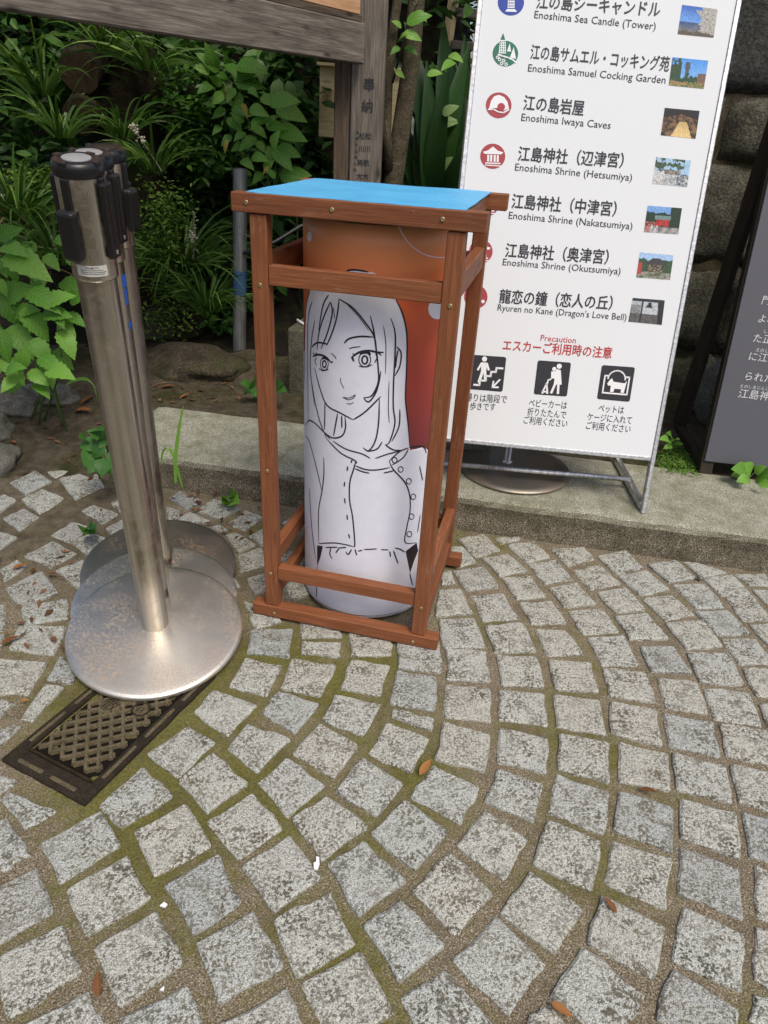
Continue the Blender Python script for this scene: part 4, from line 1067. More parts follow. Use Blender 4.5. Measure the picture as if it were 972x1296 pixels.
def shrine(Q, e):
    qpoly('print', Q, [(.10, .34), (.30, .28), (.50, .12), (.70, .28), (.92, .34), (.84, .42), (.18, .42)], w, l, e)
    for x in (.28, .40, .54, .66): qpoly('print', Q, [(x, .45), (x + .08, .45), (x + .08, .72), (x, .72)], w, l, e)
    qline(Q, [(.22, .78), (.80, .78)], .05, w, l, e); qline(Q, [(.20, .86), (.82, .88)], .04, w, l, e)
for cx, cy, r in ((624, 197.5, 16), (616.5, 258, 15.5), (609, 318, 15)): shrine(*logo(cx, cy, r, M_RED))
Q, e = logo(602.5, 375.5, 15, M_RED)
qpoly('print', Q, [(.40, .30), (.50, .22), (.60, .30), (.66, .62), (.34, .62)], w, l, e); qdisc(Q, .5, .70, .06, w, l, e); qpoly('print', Q, [(.72, .68), (.82, .60), (.90, .70), (.80, .78)], w, l, e)

# small colour photographs printed on the board: coarse colour rasters computed here
mp, ntp, bp_ = new_mat('photo_print'); at = nd(ntp, 'ShaderNodeAttribute', attribute_name='ink'); ntp.links.new(at.outputs['Color'], bp_.inputs['Base Color']); bp_.inputs['Roughness'].default_value = .35
def photo(Q, fn, nx=60, ny=46, seed=0):
    V, Fc, colr = [], [], []
    for j in range(ny + 1):
        for i in range(nx + 1):
            a, b_ = on_board(*quadmap(Q, i / nx, j / ny)); V.append(BP(a, b_, -.0014))
    Fc = [(j * (nx + 1) + i, (j + 1) * (nx + 1) + i, (j + 1) * (nx + 1) + i + 1, j * (nx + 1) + i + 1) for j in range(ny) for i in range(nx)]
    for j in range(ny + 1):
        for i in range(nx + 1):
            u, v = i / nx, j / ny
            n1 = noise.noise(Vector((u * 7, v * 6, seed * 3.1))) + .5 * noise.noise(Vector((u * 19, v * 16, seed * 1.3))); n2 = .6 * noise.noise(Vector((u * 21, v * 17, seed * 5.7))) + .5 * noise.noise(Vector((u * 47, v * 37, seed)))
            c = fn(u, v, n1, n2); g = 1 + .5 * noise.noise(Vector((u * 33, v * 27, seed * 2.2))); colr += [max(.004, x * g) for x in c] + [1]
    o = mesh('printed_photo', V, Fc, mp, panel)
    o.data.color_attributes.new('ink', 'FLOAT_COLOR', 'POINT').data.foreach_set('color', colr)
def mixc(a, b_, t): t = min(1, max(0, t)); return tuple(x + (y - x) * t for x, y in zip(a, b_))
def ph_sea(u, v, n, m):
    if v < .56: c = mixc((.02, .10, .46), (.13, .33, .75), v / .56)
    else: c = mixc((.02, .06, .20), (.16, .17, .17), (v - .56) / .35 + n * .4)
    e = .62 - .22 * abs(v - .42) * 3 + n * .05
    if u > e + (0 if .12 < v < .62 else .18) or (v > .55 and u > .55 + n * .3): c = mixc((.20, .19, .17), (.55, .54, .50), .5 + m)
    if v > .85 + n * .1: c = (.09 + m * .05, .07, .05)
    return c
def ph_garden(u, v, n, m):
    c = mixc((.06, .27, .72), (.25, .50, .85), v)
    if abs(u - .46) < .055 * (1.3 if .15 < v < .38 else 1) and .12 < v < .75: c = (.07 + m * .04, .08 + m * .04, .09 + m * .05)
    if v > .70 - .16 * u + n * .18 or (u < .30 and v > .12 + n * .3): c = (.02 + m * .03, .06 + m * .06, .02)
    if u > .78 and v > .48 + n * .2: c = (.16 + m * .1, .09 + m * .05, .06)
    if v > .82 + n * .05: c = (.32 + m * .3, .20 + m * .1, .09) if m > -.05 else (.06, .15, .03)
    return c
def ph_cave(u, v, n, m):
    d = abs(u - .58) / (.10 + .34 * max(0, v - .42)); lit = max(0, 1 - d)
    c = mixc((.012, .008, .006), (.24, .13, .055), .35 + n * 1.3 + m * .7)
    if v > .45 and d < 1: c = mixc((.36, .23, .09), (.75, .55, .24), v)
    if v < .18 + .35 * abs(u - .5): c = (.010, .008, .008)
    return c
def ph_crowd(u, v, n, m):
    c = (.35, .53, .72)
    if v < .55 and u < .85 and n > -.12 + v * .3: c = (.05 + m * .06, .08 + m * .08, .045)
    if .42 < v < .66 and .25 < u < .75: c = mixc((.03, .03, .03), (.45, .40, .35), .4 + m)
    if v > .6: c = mixc((.30, .33, .36), (.62, .63, .62), .5 + n + m)
    if v > .48 and u < .3 and m > -.1: c = (.62, .60, .58)
    if u > .68 and v > .55 and m > .02: c = (.06, .08, .12)
    return c
def ph_red(u, v, n, m):
    c = (.015 + m * .02, .035 + m * .03, .018)
    if v < .22 + n * .1 and u < .7: c = (.18, .36, .70)
    if .34 < v < .48 and .25 < u < .72: c = (.16, .26, .24)
    if .48 < v < .74 and .30 < u < .70: c = (.48, .04, .03) if m > -.15 else (.04, .02, .02)
    if v > .78: c = mixc((.10, .09, .09), (.40, .38, .36), .5 + n)
    if u < .3 and v > .6 and m > 0: c = (.55, .14, .12)
    if .15 < u < .4 and v > .72 and m > -.05: c = (.55, .53, .52)
    return c
def ph_hall(u, v, n, m):
    c = (.04 + m * .05, .08 + m * .07, .035)
    if v < .25 + n * .12: c = (.36, .53, .78)
    if .18 < v < .45 and abs(u - .52) < .10 + (v - .18) * 1.0: c = (.055 + m * .02, .05 + m * .02, .05)
    if .45 < v < .75 and .3 < u < .75: c = (.25, .20, .13) if m > 0 else (.02, .018, .015)
    if v > .74: c = mixc((.08, .10, .05), (.34, .33, .28), .5 + n + m)
    if u < .12 and .4 < v < .85: c = (.40, .06, .05)
    return c
def ph_bell(u, v, n, m):
    c = mixc((.40, .44, .48), (.55, .58, .62), v)
    if v > .62: c = mixc((.05, .05, .05), (.14, .13, .12), .5 + m)
    if .30 < u < .36 or u > .80 + .05 * v: c = (.025, .022, .025)
    if u < .30 and .28 < v < .62: c = (.22 + m * .2, .23 + m * .2, .24 + m * .2)
    if v < .12: c = (.03, .03, .03)
    if abs(u - .55) < .05 + max(0, v - .22) * .45 and .14 < v < .36: c = (.02, .022, .02)
    return c
for txt, fn in (("258 18 397 35 380 146 240 132", ph_sea), ("220 222 360 236 342 346 205 332", ph_garden), ("190 420 326 432 310 541 174 527", ph_cave), ("157 613 292 626 277 729 141 716", ph_crowd), ("123 802 257 812 242 914 108 905", ph_red), ("93 984 224 996 210 1092 78 1082", ph_hall), ("65 1162 190 1172 178 1268 47 1255", ph_bell)):
    n = [float(k) for k in txt.split()]
    photo([(780 + n[2 * i] / 3.083, n[2 * i + 1] / 3.083) for i in range(4)], fn, seed=len(txt) + n[0])

# round steel base and a weight block behind the guide board
RBC = un(651, 590, KH + .012)
rb_ = thing('round_sign_base', (RBC.x, RBC.y, KH), 'round dull steel plate with short pole under the white board', 'sign base')
lathe('plate', [(.0001, .013), (.05, .0125), (.15, .0105), (.176, .008), (.178, .003), (.176, .001)], M_DISCOLD, rb_, Matrix.Translation((RBC.x, RBC.y, KH + .002)), 56)
lathe('pole', [(.018, .012), (.018, .016), (.0105, .017), (.0105, .42), (.0001, .421)], M_ALU, rb_, Matrix.Translation((RBC.x - .02, RBC.y + .03, KH + .002)), 24)
wb = box_bm(.22, .11, .10, .006, 2)
for v in wb.verts: v.co += Vector((noise.noise(v.co * 30), noise.noise(v.co * 30 + Vector((4, 4, 4))), noise.noise(v.co * 30 + Vector((9, 2, 1))))) * .003
P = Vector((.24, 2.19, KH + .052))
tag(bm_mesh('weight_block', wb, M_GRANITE, None, Matrix.Translation(P) @ Matrix.Rotation(-.1, 4, 'Z')), 'grey granite weight block behind the bottom edge of the white board', 'stone block')

# ------------------------------------------------------------------ slate grey board on a dark timber easel
DP0 = Vector((1.0339, 2.0697, .1)); DPSI, DLEAN = -.151, .236
DU = Vector((math.cos(DPSI), math.sin(DPSI), 0)); _dn = Vector((-math.sin(DPSI), math.cos(DPSI), 0))
DV = UZ * math.cos(DLEAN) + _dn * math.sin(DLEAN); DN = DU.cross(DV)
def DP(a, b, off=0.0): return DP0 + DU * a + DV * b + DN * off
dark = thing('slate_board', DP(.35, 0), 'slate grey board with white handwritten Japanese lettering on a dark wooden easel', 'sign')
def dpart(name, a0, a1, b0, b1, t0, t1, mat, par, bev=.002): return bm_mesh(name, box_bm(a1 - a0, b1 - b0, t1 - t0, bev), mat, par, frame_matrix(DP((a0 + a1) / 2, (b0 + b1) / 2, (t0 + t1) / 2), DU, DV, DN))
dface = dpart('face', .0, .72, .052, 1.25, -.004, .003, M_SLATE, dark)
for a0, a1 in ((-.006, .034), (.690, .730)):
    bm_ = box_bm(1.28, .04, .034, .002); bm_mesh('frame_post', bm_, M_DARKWOOD, dark, frame_matrix(DP((a0 + a1) / 2, .637, -.022), DV, -DU, DN))
beam('frame_rail', DP(.036, .10, -.022), DP(.688, .10, -.022), .03, .04, M_DARKWOOD, dark)
for a in (.012, .712):
    foot = Vector((DP(a, 0).x + .03, DP(a, 0).y + .36, .118))
    beam('foot_bar', DP(a, .03, -.040), foot, .034, .045, M_DARKWOOD, dark)
    beam('back_leg', foot + Vector((0, .0, .02)), DP(a, 1.15, -.055), .03, .045, M_DARKWOOD, dark)
def on_dark(x, y):
    X = onplane(x, y, DP0, DN) - DP0; return X.dot(DU), X.dot(DV)
M_CHALK = ink('chalk_white', (.62, .62, .64))
for s, L, h in DARKROWS:
    tv, tf = TEXTS[(s, .0)]
    A = on_dark(*L); T = on_dark(L[0], L[1] - h); k = (T[1] - A[1]) / .88
    mesh('lettering', [DP(A[0] + v[0] * k * 1.0 + v[1] * k * .06, A[1] + v[1] * k, .0042) for v in tv], tf, M_CHALK, dface)
# pale rounded stone standing behind the easel
bm_ = bmesh.new(); bmesh.ops.create_icosphere(bm_, subdivisions=4, radius=1)
for v in bm_.verts:
    n = noise.noise(v.co * 2.2) * .10; c = v.co * (1 + n); v.co = Vector((c.x * .10, c.y * .09, c.z * .155))
tag(bm_mesh('pale_stone', bm_, M_PALESTONE, None, Matrix.Translation((1.245, 2.50, .235)), True), 'pale smooth rounded stone behind the slate grey board', 'stone')

# ------------------------------------------------------------------ weathered notice board on the left: post, beam and framed board above
NB = Vector((-.219, 3.0, 0)); ND = (Vector((-.907, 1.841, 0)) - NB).normalized(); NX = Vector((-ND.y, ND.x, 0))   # ND runs along the board towards the path
if NX.y > 0: NX = -NX
notice = thing('notice_board', (NB.x, NB.y, zt(NB.x, NB.y)), 'weathered grey wooden notice board, big beam and carved post at top left', 'notice board')
zg = zt(-.14, 3.05)
# front post, square, one broad side turned to the path
PL, PR = und(445, 85, 3.0), und(487, 85, 3.0); PB = und(420, 85, 3.13)
px_ = (PR - PL); px_.z = 0; pw = px_.length; px_.normalize(); py_ = Vector((-px_.y, px_.x, 0)); pd = .15
pc_ = PL + px_ * pw / 2 + py_ * pd / 2
bm_mesh('post', box_bm(2.6, pw, pd, .004), M_GREYWOOD, notice, frame_matrix(Vector((pc_.x, pc_.y, zg - .05 + 1.3)), UZ, px_, py_ * -1 if UZ.cross(px_).dot(py_) < 0 else py_))
side = bm_mesh('post_shaded_face', box_bm(1.18, .062, .12, .003), M_BROWNWOOD, notice, frame_matrix(Vector((pc_.x, pc_.y, 0)) - px_ * (pw / 2 + .033) + py_ * .0 + UZ * (zg - .05 + .59 + .0), UZ, px_, UZ.cross(px_)))  # stands for the post's left face; its shade is the browner wood
bz0 = 1.228
LB = 2.05
A = NB + NX * .04 + UZ * (bz0 + .065); B = A + ND * LB
beam('lower_beam', A, B, .045, .122, M_GREYWOOD, notice, bev=.004)
beam('frame_strip', A + UZ * .073 - NX * .008, B + UZ * .073 - NX * .008, .035, .020, M_BROWNWOOD, notice)
V, Fc = [], []
bm_mesh('board', box_bm(LB - .02, .02, .60, .002), M_NEWWOOD, notice, frame_matrix(NB + NX * .035 + ND * (LB / 2) + UZ * (bz0 + .45), ND, UZ.cross(ND), UZ))
beam('upper_beam', A + UZ * .68, B + UZ * .68, .075, .12, M_GREYWOOD, notice, bev=.004)
P2 = B + ND * .07
bm_mesh('post', box_bm(2.6, .14, .14, .004), M_GREYWOOD, notice, frame_matrix(Vector((P2.x, P2.y, 1.24)), UZ, px_, UZ.cross(px_)))
for s, (x, y), h in POSTTXT + SMALLTXT:
    tv, tf = TEXTS[(s, .0)]
    def on_post(x_, y_):
        X = onplane(x_, y_, PL, py_) - PL; return X.dot(px_), X.z + PL.z
    c, T, Bm = on_post(x, y), on_post(x, y - h / 2), on_post(x, y + h / 2)
    k = (T[1] - Bm[1]) / .9; xc = (min(v[0] for v in tv) + max(v[0] for v in tv)) / 2; yc = (min(v[1] for v in tv) + max(v[1] for v in tv)) / 2
    CVs, CFs = [], []
    for q, (ex, ez) in enumerate(((0, 0), (.014, 0), (-.014, 0), (0, .012), (0, -.012))):
        b_ = len(CVs); CVs += [Vector((PL.x, PL.y, 0)) + px_ * (c[0] + (v[0] - xc + ex) * k) - py_ * (.0012 + q * .0001) + UZ * (c[1] + (v[1] - yc + ez) * k) for v in tv]
        CFs += [tuple(b_ + i for i in f) for f in tf]
    mesh('carved_letter', CVs, CFs, M_INK, notice)

# cream box on a thin steel post behind the notice post
YB = 3.42
cb = thing('cream_signboard', (und(455, 130, YB).x, YB, zt(-.1, YB)), 'cream wooden signboard half hidden behind the carved post', 'sign')
A, B = und(404.5, 134, YB), und(506, 134, YB)
T, D_ = und(455, 87, YB), und(455, 177, YB)
bm_mesh('board', box_bm(B.x - A.x, .03, T.z - D_.z, .003), M_CREAM, cb, Matrix.Translation(((A.x + B.x) / 2, YB, (T.z + D_.z) / 2)) @ Matrix.Rotation(.02, 4, 'Y'))
beam('cap_strip', Vector((A.x - .008, YB - .01, T.z + .008)), Vector((B.x + .008, YB - .01, T.z + .002)), .06, .012, M_CREAM, cb)
tube('pole', [Vector((und(470, 100, YB).x, YB + .035, zt(-.1, YB) - .1)), Vector((und(470, 100, YB).x, YB + .035, T.z - .02))], .02, M_GALV, cb)
gp = thing('grey_utility_post', (und(487, 40, 4.1).x, 4.1, zt(0, 4.1)), 'thin grey steel post with a cream plate behind the slender tree', 'post')
xg = und(487.5, 40, 4.1)
tube('pole', [Vector((xg.x, 4.1, zt(xg.x, 4.1) - .1)), Vector((xg.x, 4.1, 2.2))], .019, M_ALU, gp)
A, B = und(494, 62, 4.1), und(521, 0, 4.1)
bm_mesh('plate', box_bm(B.x - A.x + .05, .02, .42, .002), M_CREAM, gp, Matrix.Translation(((A.x + B.x) / 2 + .0, 4.08, A.z + .21)))
beam('bracket', Vector((xg.x, 4.08, A.z - .02)), Vector((B.x + .02, 4.08, A.z - .02)), .02, .025, M_ALU, gp)
# pale wooden ladder behind the white board
YL = 3.9
ld = thing('wooden_ladder', (und(585, 60, YL).x, YL, zt(.45, YL)), 'pale old wooden ladder leaning behind the white board', 'ladder')
A, B = und(563, 75, YL), und(580, -40, YL + .05)
dr = (B - A)
for off in (0, .36):
    beam('side_rail', A - dr * 2.2 + Vector((off, 0, 0)), B + dr * .8 + Vector((off, 0, 0)), .035, .045, M_CREAM if off == 0 else M_GREYWOOD, ld)
for k in range(-4, 4):
    P = A + dr * (.17 + k * .36) + Vector((.02, -.005, 0)); beam('rung', P, P + Vector((.32, 0, -.01)), .025, .035, M_GREYWOOD, ld)

# ------------------------------------------------------------------ pipe, concrete block, cables
PBs = un(303, 445, .14)
pipe = thing('steel_pipe_post', (PBs.x, PBs.y, zt(PBs.x, PBs.y)), 'grey galvanised pipe post with a band of faded blue tape', 'post')
ptop = und(304.0, 213.5, PBs.y)
axis = (Vector((ptop.x, ptop.y, ptop.z)) - PBs)
V, Fc = tube_data([PBs - axis * .1, PBs, PBs + axis * .5, ptop], .0278, 24, False); mesh('pipe', V, Fc, M_GALV, pipe, smooth=True)
V, Fc = tube_data([ptop - axis * .02, ptop - axis * .004], .024, 24, True); mesh('pipe_bore', V, Fc, M_HOLE, pipe)
t0 = und(304, 372, PBs.y).z; t1 = und(304, 342, PBs.y).z
f0, f1 = (t0 - PBs.z) / axis.z, (t1 - PBs.z) / axis.z
V, Fc = tube_data([PBs + axis * f0, PBs + axis * f1], .0284, 24, False); mesh('tape_band', V, Fc, M_TAPEOLD, pipe, smooth=True)
cbk = box_bm(.26, .22, .30, .012, 3)
for v in cbk.verts: v.co += Vector((noise.noise(v.co * 20), noise.noise(v.co * 20 + Vector((4, 4, 4))), noise.noise(v.co * 20 + Vector((9, 2, 1))))) * .004
cbp = un(362, 507, .11)
tag(bm_mesh('concrete_block', cbk, M_CONC, None, Matrix.Translation((cbp.x + .15, cbp.y + .13, .225)) @ Matrix.Rotation(-.2, 4, 'Z')), 'old mossy concrete block behind the left side of the wooden stand', 'concrete block')
cz = .378
c0 = Vector((cbp.x + .04, cbp.y + .10, cz))
tag(tube('white_cable', [c0 + Vector((-.01, .02, .012)), c0 + Vector((.02, -.01, .004)), c0 + Vector((.06, -.035, .004)), c0 + Vector((.12, -.05, .004)), c0 + Vector((.2, -.02, .006))], .0045, M_CABLE, None, 8), 'short white cable lying on the mossy concrete block', 'cable')
a = und(322, 318, 2.9); b2 = und(350, 305, 2.95); c2 = und(380, 286, 3.0); d2 = und(430, 270, 3.1)
tag(tube('black_hose', [Vector((a.x - .42, a.y + .30, zt(a.x - .42, a.y + .30) - .01)), Vector((a.x - .30, a.y + .25, a.z - .20)), a + Vector((-.08, .10, -.03)), a, b2, c2, d2, Vector((d2.x + .05, d2.y + .05, d2.z - .4))], .008, M_HOSE, None, 8), 'thin black hose sagging through the shade behind the wooden stand', 'hose')

# ------------------------------------------------------------------ plants
def leaf_mesh(name, wid, n=9, serr=0.0, fold=.18, droop=.25, mat=None):
    """one leaf, 1 m long along +x, folded on its midrib, tip drooping"""
    V, Fc = [], []
    for i in range(n + 1):
        t = i / n
        w = wid * .5 * math.sin(math.pi * min(1, t ** .72)) ** .85 if 0 < t < 1 else .004
        if serr and 0 < i < n: w *= 1 + (serr if i % 2 else -serr)
        z = -droop * t * t + .06 * math.sin(t * 3)
        V += [(t - (serr * .25 if i % 2 else 0), w, z + fold * w), (t, 0, z), (t - (serr * .25 if i % 2 else 0), -w, z + fold * w)]
    for i in range(n):
        a = 3 * i; Fc += [(a, a + 1, a + 4, a + 3), (a + 1, a + 2, a + 5, a + 4)]
    me = bpy.data.meshes.new(name); me.from_pydata(V, [], Fc); me.materials.append(mat)
    me.polygons.foreach_set('use_smooth', [True] * len(me.polygons)); me.update()
    return me
LM_NETTLE = leaf_mesh('leaf', .62, 12, .09, .22, .22, M_LEAF)
LM_SHRUB = leaf_mesh('leaf', .46, 8, .0, .20, .25, M_SHRUB)
LM_HEART = leaf_mesh('leaf', .85, 8, .0, .2, .2, M_HEART)
LM_ROUND = leaf_mesh('leaf', .85, 8, .0, .2, .2, M_LEAF)
LM_PALE = leaf_mesh('leaf', .40, 8, .0, .2, .35, M_PALELEAF)
LM_DRY = leaf_mesh('leaf', .36, 6, .0, .5, -.15, M_DRY)
rp = random.Random(21)
def leaf_matrix(base, tip, nrm_hint, w=1.0):
    x = tip - base; L = x.length; x.normalize()
    y = nrm_hint.cross(x)
    if y.length < 1e-3: y = Vector((1, 0, 0))
    y.normalize(); z = x.cross(y)
    return frame_matrix(base, x * L, y * L * w, z * L)
def px_leaves(root, me, items, Yf, w=1.0, lean=.35, k=1.0, ox=0, oy=0):
    """leaves whose base and tip were sighted on the plant; each stands at its own depth in the plant"""
    for (bx, by, tx, ty) in items:
        Y = Yf(by)
        dy = rp.uniform(-.05, .05)
        A = und(ox + bx / k, oy + by / k, Y + dy); B = und(ox + tx / k, oy + ty / k, Y + dy - rp.uniform(.01, .06))
        view = (CAM - A).normalized()
        nrm = (view + UZ * rp.uniform(.2, .9) + Vector((rp.uniform(-.5, .5), 0, 0))).normalized()
        inst('leaf', me, root, leaf_matrix(A, B, nrm, w))
def stem(root, pts, r=.003, mat=None): return tube('stem', pts, [r * (1 - .6 * i / (len(pts) - 1)) for i in range(len(pts))], mat or M_STEM, root, 6)

# broad toothed plant at the left edge
b0 = Vector((-1.22, 2.26, zt(-1.22, 2.26)))
nett = thing('toothed_leaf_plant', b0, 'bright green plant with large toothed leaves at the left edge', 'plant')
px_leaves(nett, LM_NETTLE, [(6, 322, 62, 348), (2, 312, 30, 318), (12, 334, 22, 358), (-4, 368, 29, 414), (-6, 352, 10, 374), (6, 376, 36, 362), (28, 390, 63, 430), (36, 368, 74, 390), (55, 396, 86, 397), (58, 386, 90, 370), (82, 398, 108, 410), (76, 418, 95, 452), (0, 416, 9, 458), (14, 412, 41, 452), (42, 428, 64, 462), (30, 442, 24, 474), (2, 452, 31, 484), (50, 452, 78, 470), (-2, 300, 24, 288), (70, 390, 79, 414), (60, 468, 90, 474), (44, 486, 62, 500), (20, 478, 1, 494), (78, 406, 94, 422), (-8, 330, 6, 346), (20, 400, 44, 388), (36, 470, 60, 486), (8, 470, 28, 462), (88, 380, 106, 372)], lambda y: 2.30 - (y - 290) / 900, .95)
px_leaves(nett, LM_NETTLE, [(x_, y_, x_ + rp.uniform(-26, 30), y_ + rp.uniform(6, 30)) for x_, y_ in [(rp.uniform(-15, 95), rp.uniform(300, 480)) for _ in range(26)]], lambda y: 2.44 - (y - 290) / 900, .95)
for px, py in ((14, 335), (40, 385), (72, 400), (8, 380), (30, 440)):
    T = und(px, py, 2.24); stem(nett, [b0 + Vector((rp.uniform(-.08, .12), rp.uniform(-.05, .05), -.02)), b0.lerp(T, .5) + Vector((.03, .03, .02)), T], .004)

# leafy shrub in the shade, centre left
b0 = Vector((-.62, 3.12, zt(-.62, 3.12)))
shr = thing('leafy_shrub', b0, 'fresh green leafy shrub under the big beam beside the pipe post', 'shrub')
SL = [(205, 75, 180, 5), (210, 80, 155, 25), (265, 75, 243, 38), (290, 70, 366, 70), (280, 100, 322, 94), (283, 132, 362, 130), (285, 165, 291, 216), (232, 163, 198, 192), (330, 213, 377, 232), (368, 186, 428, 196), (403, 192, 478, 180), (428, 215, 508, 243), (440, 212, 484, 198), (390, 280, 447, 280), (428, 300, 508, 317), (412, 352, 422, 308), (416, 356, 386, 398), (418, 366, 464, 418), (428, 358, 493, 380), (342, 328, 298, 352), (345, 338, 378, 366), (336, 388, 376, 394), (380, 442, 400, 410), (372, 450, 346, 474), (420, 462, 392, 438), (438, 456, 502, 460), (468, 462, 524, 448), (332, 456, 306, 438), (240, 220, 203, 242), (255, 258, 292, 292), (300, 262, 268, 238), (220, 132, 193, 108), (312, 308, 278, 322), (250, 60, 272, 88), (270, 148, 248, 182), (180, 90, 140, 70), (190, 140, 150, 150), (325, 150, 352, 168), (200, 210, 168, 196), (228, 280, 200, 300), (300, 400, 330, 420), (360, 250, 338, 278), (240, 110, 215, 95), (345, 290, 380, 312), (270, 210, 300, 228), (300, 340, 268, 362), (402, 250, 370, 266), (470, 340, 440, 330), (260, 320, 232, 340)]
LM_YELLOW = leaf_mesh('leaf', .42, 8, .0, .25, .4, M_YELLOWLEAF)
px_leaves(shr, LM_YELLOW, [(250, 330, 232, 372), (300, 200, 318, 240), (395, 425, 372, 448)], lambda y: 3.0, 1.0, k=2.818, ox=200, oy=60)
px_leaves(shr, LM_SHRUB, [(a + (a - c) * .12 + rp.uniform(-5, 5), b + (b - d) * .12 + rp.uniform(-5, 5), c + (c - a) * .22, d + (d - b) * .22) for a, b, c, d in SL], lambda y: 3.06, 1.2, k=2.818, ox=200, oy=60)
for pl in ([(345, 250), (330, 190), (305, 130), (280, 85)], [(345, 250), (350, 200), (355, 150), (350, 125)], [(345, 250), (318, 210), (290, 160), (270, 110)], [(345, 250), (352, 225), (365, 180), (375, 165)]):
    pts = [und(x, y, 3.1) for x, y in pl]; pts = [b0 - UZ * .02, b0.lerp(pts[0], .6) + Vector((.02, 0, 0))] + pts; stem(shr, pts, .004)
limp = thing('pale_leaf_shoot', Vector((-.45, 3.3, zt(-.45, 3.3))), 'limp pale green broad leaves hanging in the dark by the carved post', 'plant')
px_leaves(limp, LM_PALE, [(430, 112, 418, 215), (462, 118, 490, 205), (440, 190, 455, 275), (250, 100, 235, 180), (355, 40, 372, 120)], lambda y: 3.25, 1.3, k=2.818, ox=200, oy=60)
T = und(353, 98, 3.27); stem(limp, [Vector((-.45, 3.3, zt(-.45, 3.3) - .03)), Vector((-.46, 3.29, .7)), T], .005)

# arching grass-like clumps (blades uncountable: one part each), some in flower
def lily_turf(base, n, length, spread, label, flowers=0, up=.75, wid=.010, lean=Vector((0, 0, 0)), mat=None, dead=0):
    root = thing('lily_turf', base, label, 'grass clump', 'grassy clumps on the bank')
    def blades(nb, L0, wd, seed, up_):
        rg = random.Random(seed); V, Fc = [], []
        for _ in range(nb):
            a = rg.uniform(0, 2 * math.pi); d = Vector((math.cos(a), math.sin(a), 0)); L = L0 * rg.uniform(.55, 1.1); s = spread * rg.uniform(.25, 1.1)
            P = base + d * rg.uniform(0, .05) - UZ * .01; dirv = (UZ * up_ + d * s + lean).normalized(); side_ = dirv.cross(Vector((rg.uniform(-1, 1), rg.uniform(-1, 1), .3))).normalized()
            b1 = len(V); ns = 7
            for i in range(ns + 1):
                w = wd * (1 - (i / ns) ** 2.2) * .5 + .0004
                V += [P - side_ * w, P + side_ * w]
                P = P + dirv * L / ns; dirv = (dirv + Vector((0, 0, -.26 * (.5 + i / ns))) + d * .06).normalized()
            for i in range(ns): q = b1 + 2 * i; Fc.append((q, q + 1, q + 3, q + 2))
        return V, Fc
    sd = int(abs(base.x * 1000) + abs(base.y * 77))
    V, Fc = blades(n, length, wid, sd, up)
    tag(mesh('leaf_blades', V, Fc, mat or M_GRASS, root, smooth=False), kind='stuff')
    if dead:
        V, Fc = blades(dead, length * .8, wid * .9, sd + 5, up * .5); tag(mesh('dead_blades', V, Fc, M_STRAW, root), kind='stuff')
    rg = random.Random(sd + 9)
    for _ in range(flowers):
        d = Vector((rg.uniform(-.5, .5), rg.uniform(-.8, .1), 1)).normalized(); A = base + Vector((rg.uniform(-.08, .08), rg.uniform(-.08, .02), 0))
        B = A + d * length * rg.uniform(.40, .6)
        V, Fc = tube_data([A, A.lerp(B, .5), B], .0018, 5)
        for k in range(46):
            t = rg.uniform(.6, 1.0); c = A.lerp(B, t) + Vector((rg.gauss(0, 1), rg.gauss(0, 1), rg.gauss(0, .5))) * .007; r = rg.uniform(.003, .0052); q = len(V)
            V += [c + Vector(e) * r for e in ((1, 0, 0), (-1, 0, 0), (0, 1, 0), (0, -1, 0), (0, 0, 1), (0, 0, -1))]
            Fc += [(q, q + 2, q + 4), (q + 2, q + 1, q + 4), (q + 1, q + 3, q + 4), (q + 3, q, q + 4), (q + 2, q, q + 5), (q + 1, q + 2, q + 5), (q + 3, q + 1, q + 5), (q, q + 3, q + 5)]
        mesh('flower_spike', V, Fc, M_BLOSSOM, root)
    return root
def bk(px, py): return on_bank(px, py)
lily_turf(und(228, 330, 3.15) - UZ * .06, 230, .52, .8, 'large arching clump of dark grassy leaves with cream flowers left of the pipe post', 2, up=.6)
lily_turf(und(262, 375, 3.02) - UZ * .05, 110, .40, .8, 'lower grassy clump drooping beside the pipe post', 0, wid=.009)
lily_turf(und(25, 285, 2.75), 170, .45, .75, 'grassy clump with dead straw blades and cream flowers above the toothed leaves', 2, up=.6, wid=.012, dead=26)
lily_turf(und(75, 330, 2.62), 120, .36, .8, 'bright grassy clump low between toothed plant and stanchions', 0, wid=.011, dead=22)
lily_turf(und(-5, 350, 2.55), 90, .42, .8, 'pale broad grassy blades at the far left edge', 0, wid=.016, dead=10)
lily_turf(und(55, 115, 3.05), 70, .38, .8, 'thin grassy tuft high at left under the big beam', 0, wid=.012)
lily_turf(und(135, 60, 3.18), 60, .30, .9, 'grassy tuft on top of the old trunk stump', 0, up=.5, wid=.011)
lily_turf(und(190, 85, 3.15), 60, .36, .9, 'grassy tuft hanging from the old trunk close below the beam', 0, up=.4, wid=.010)
lily_turf(und(155, 170, 3.1), 46, .32, .8, 'small bright grassy tuft on the trunk just above the stanchion caps', 0, wid=.012)
lily_turf(und(195, 215, 3.12), 60, .36, .8, 'grassy tuft on the trunk to the right of the stanchion caps', 1, wid=.011)
lily_turf(und(75, 170, 2.95), 60, .34, .8, 'dark grassy tuft left of the cut branch stubs', 0, wid=.011)

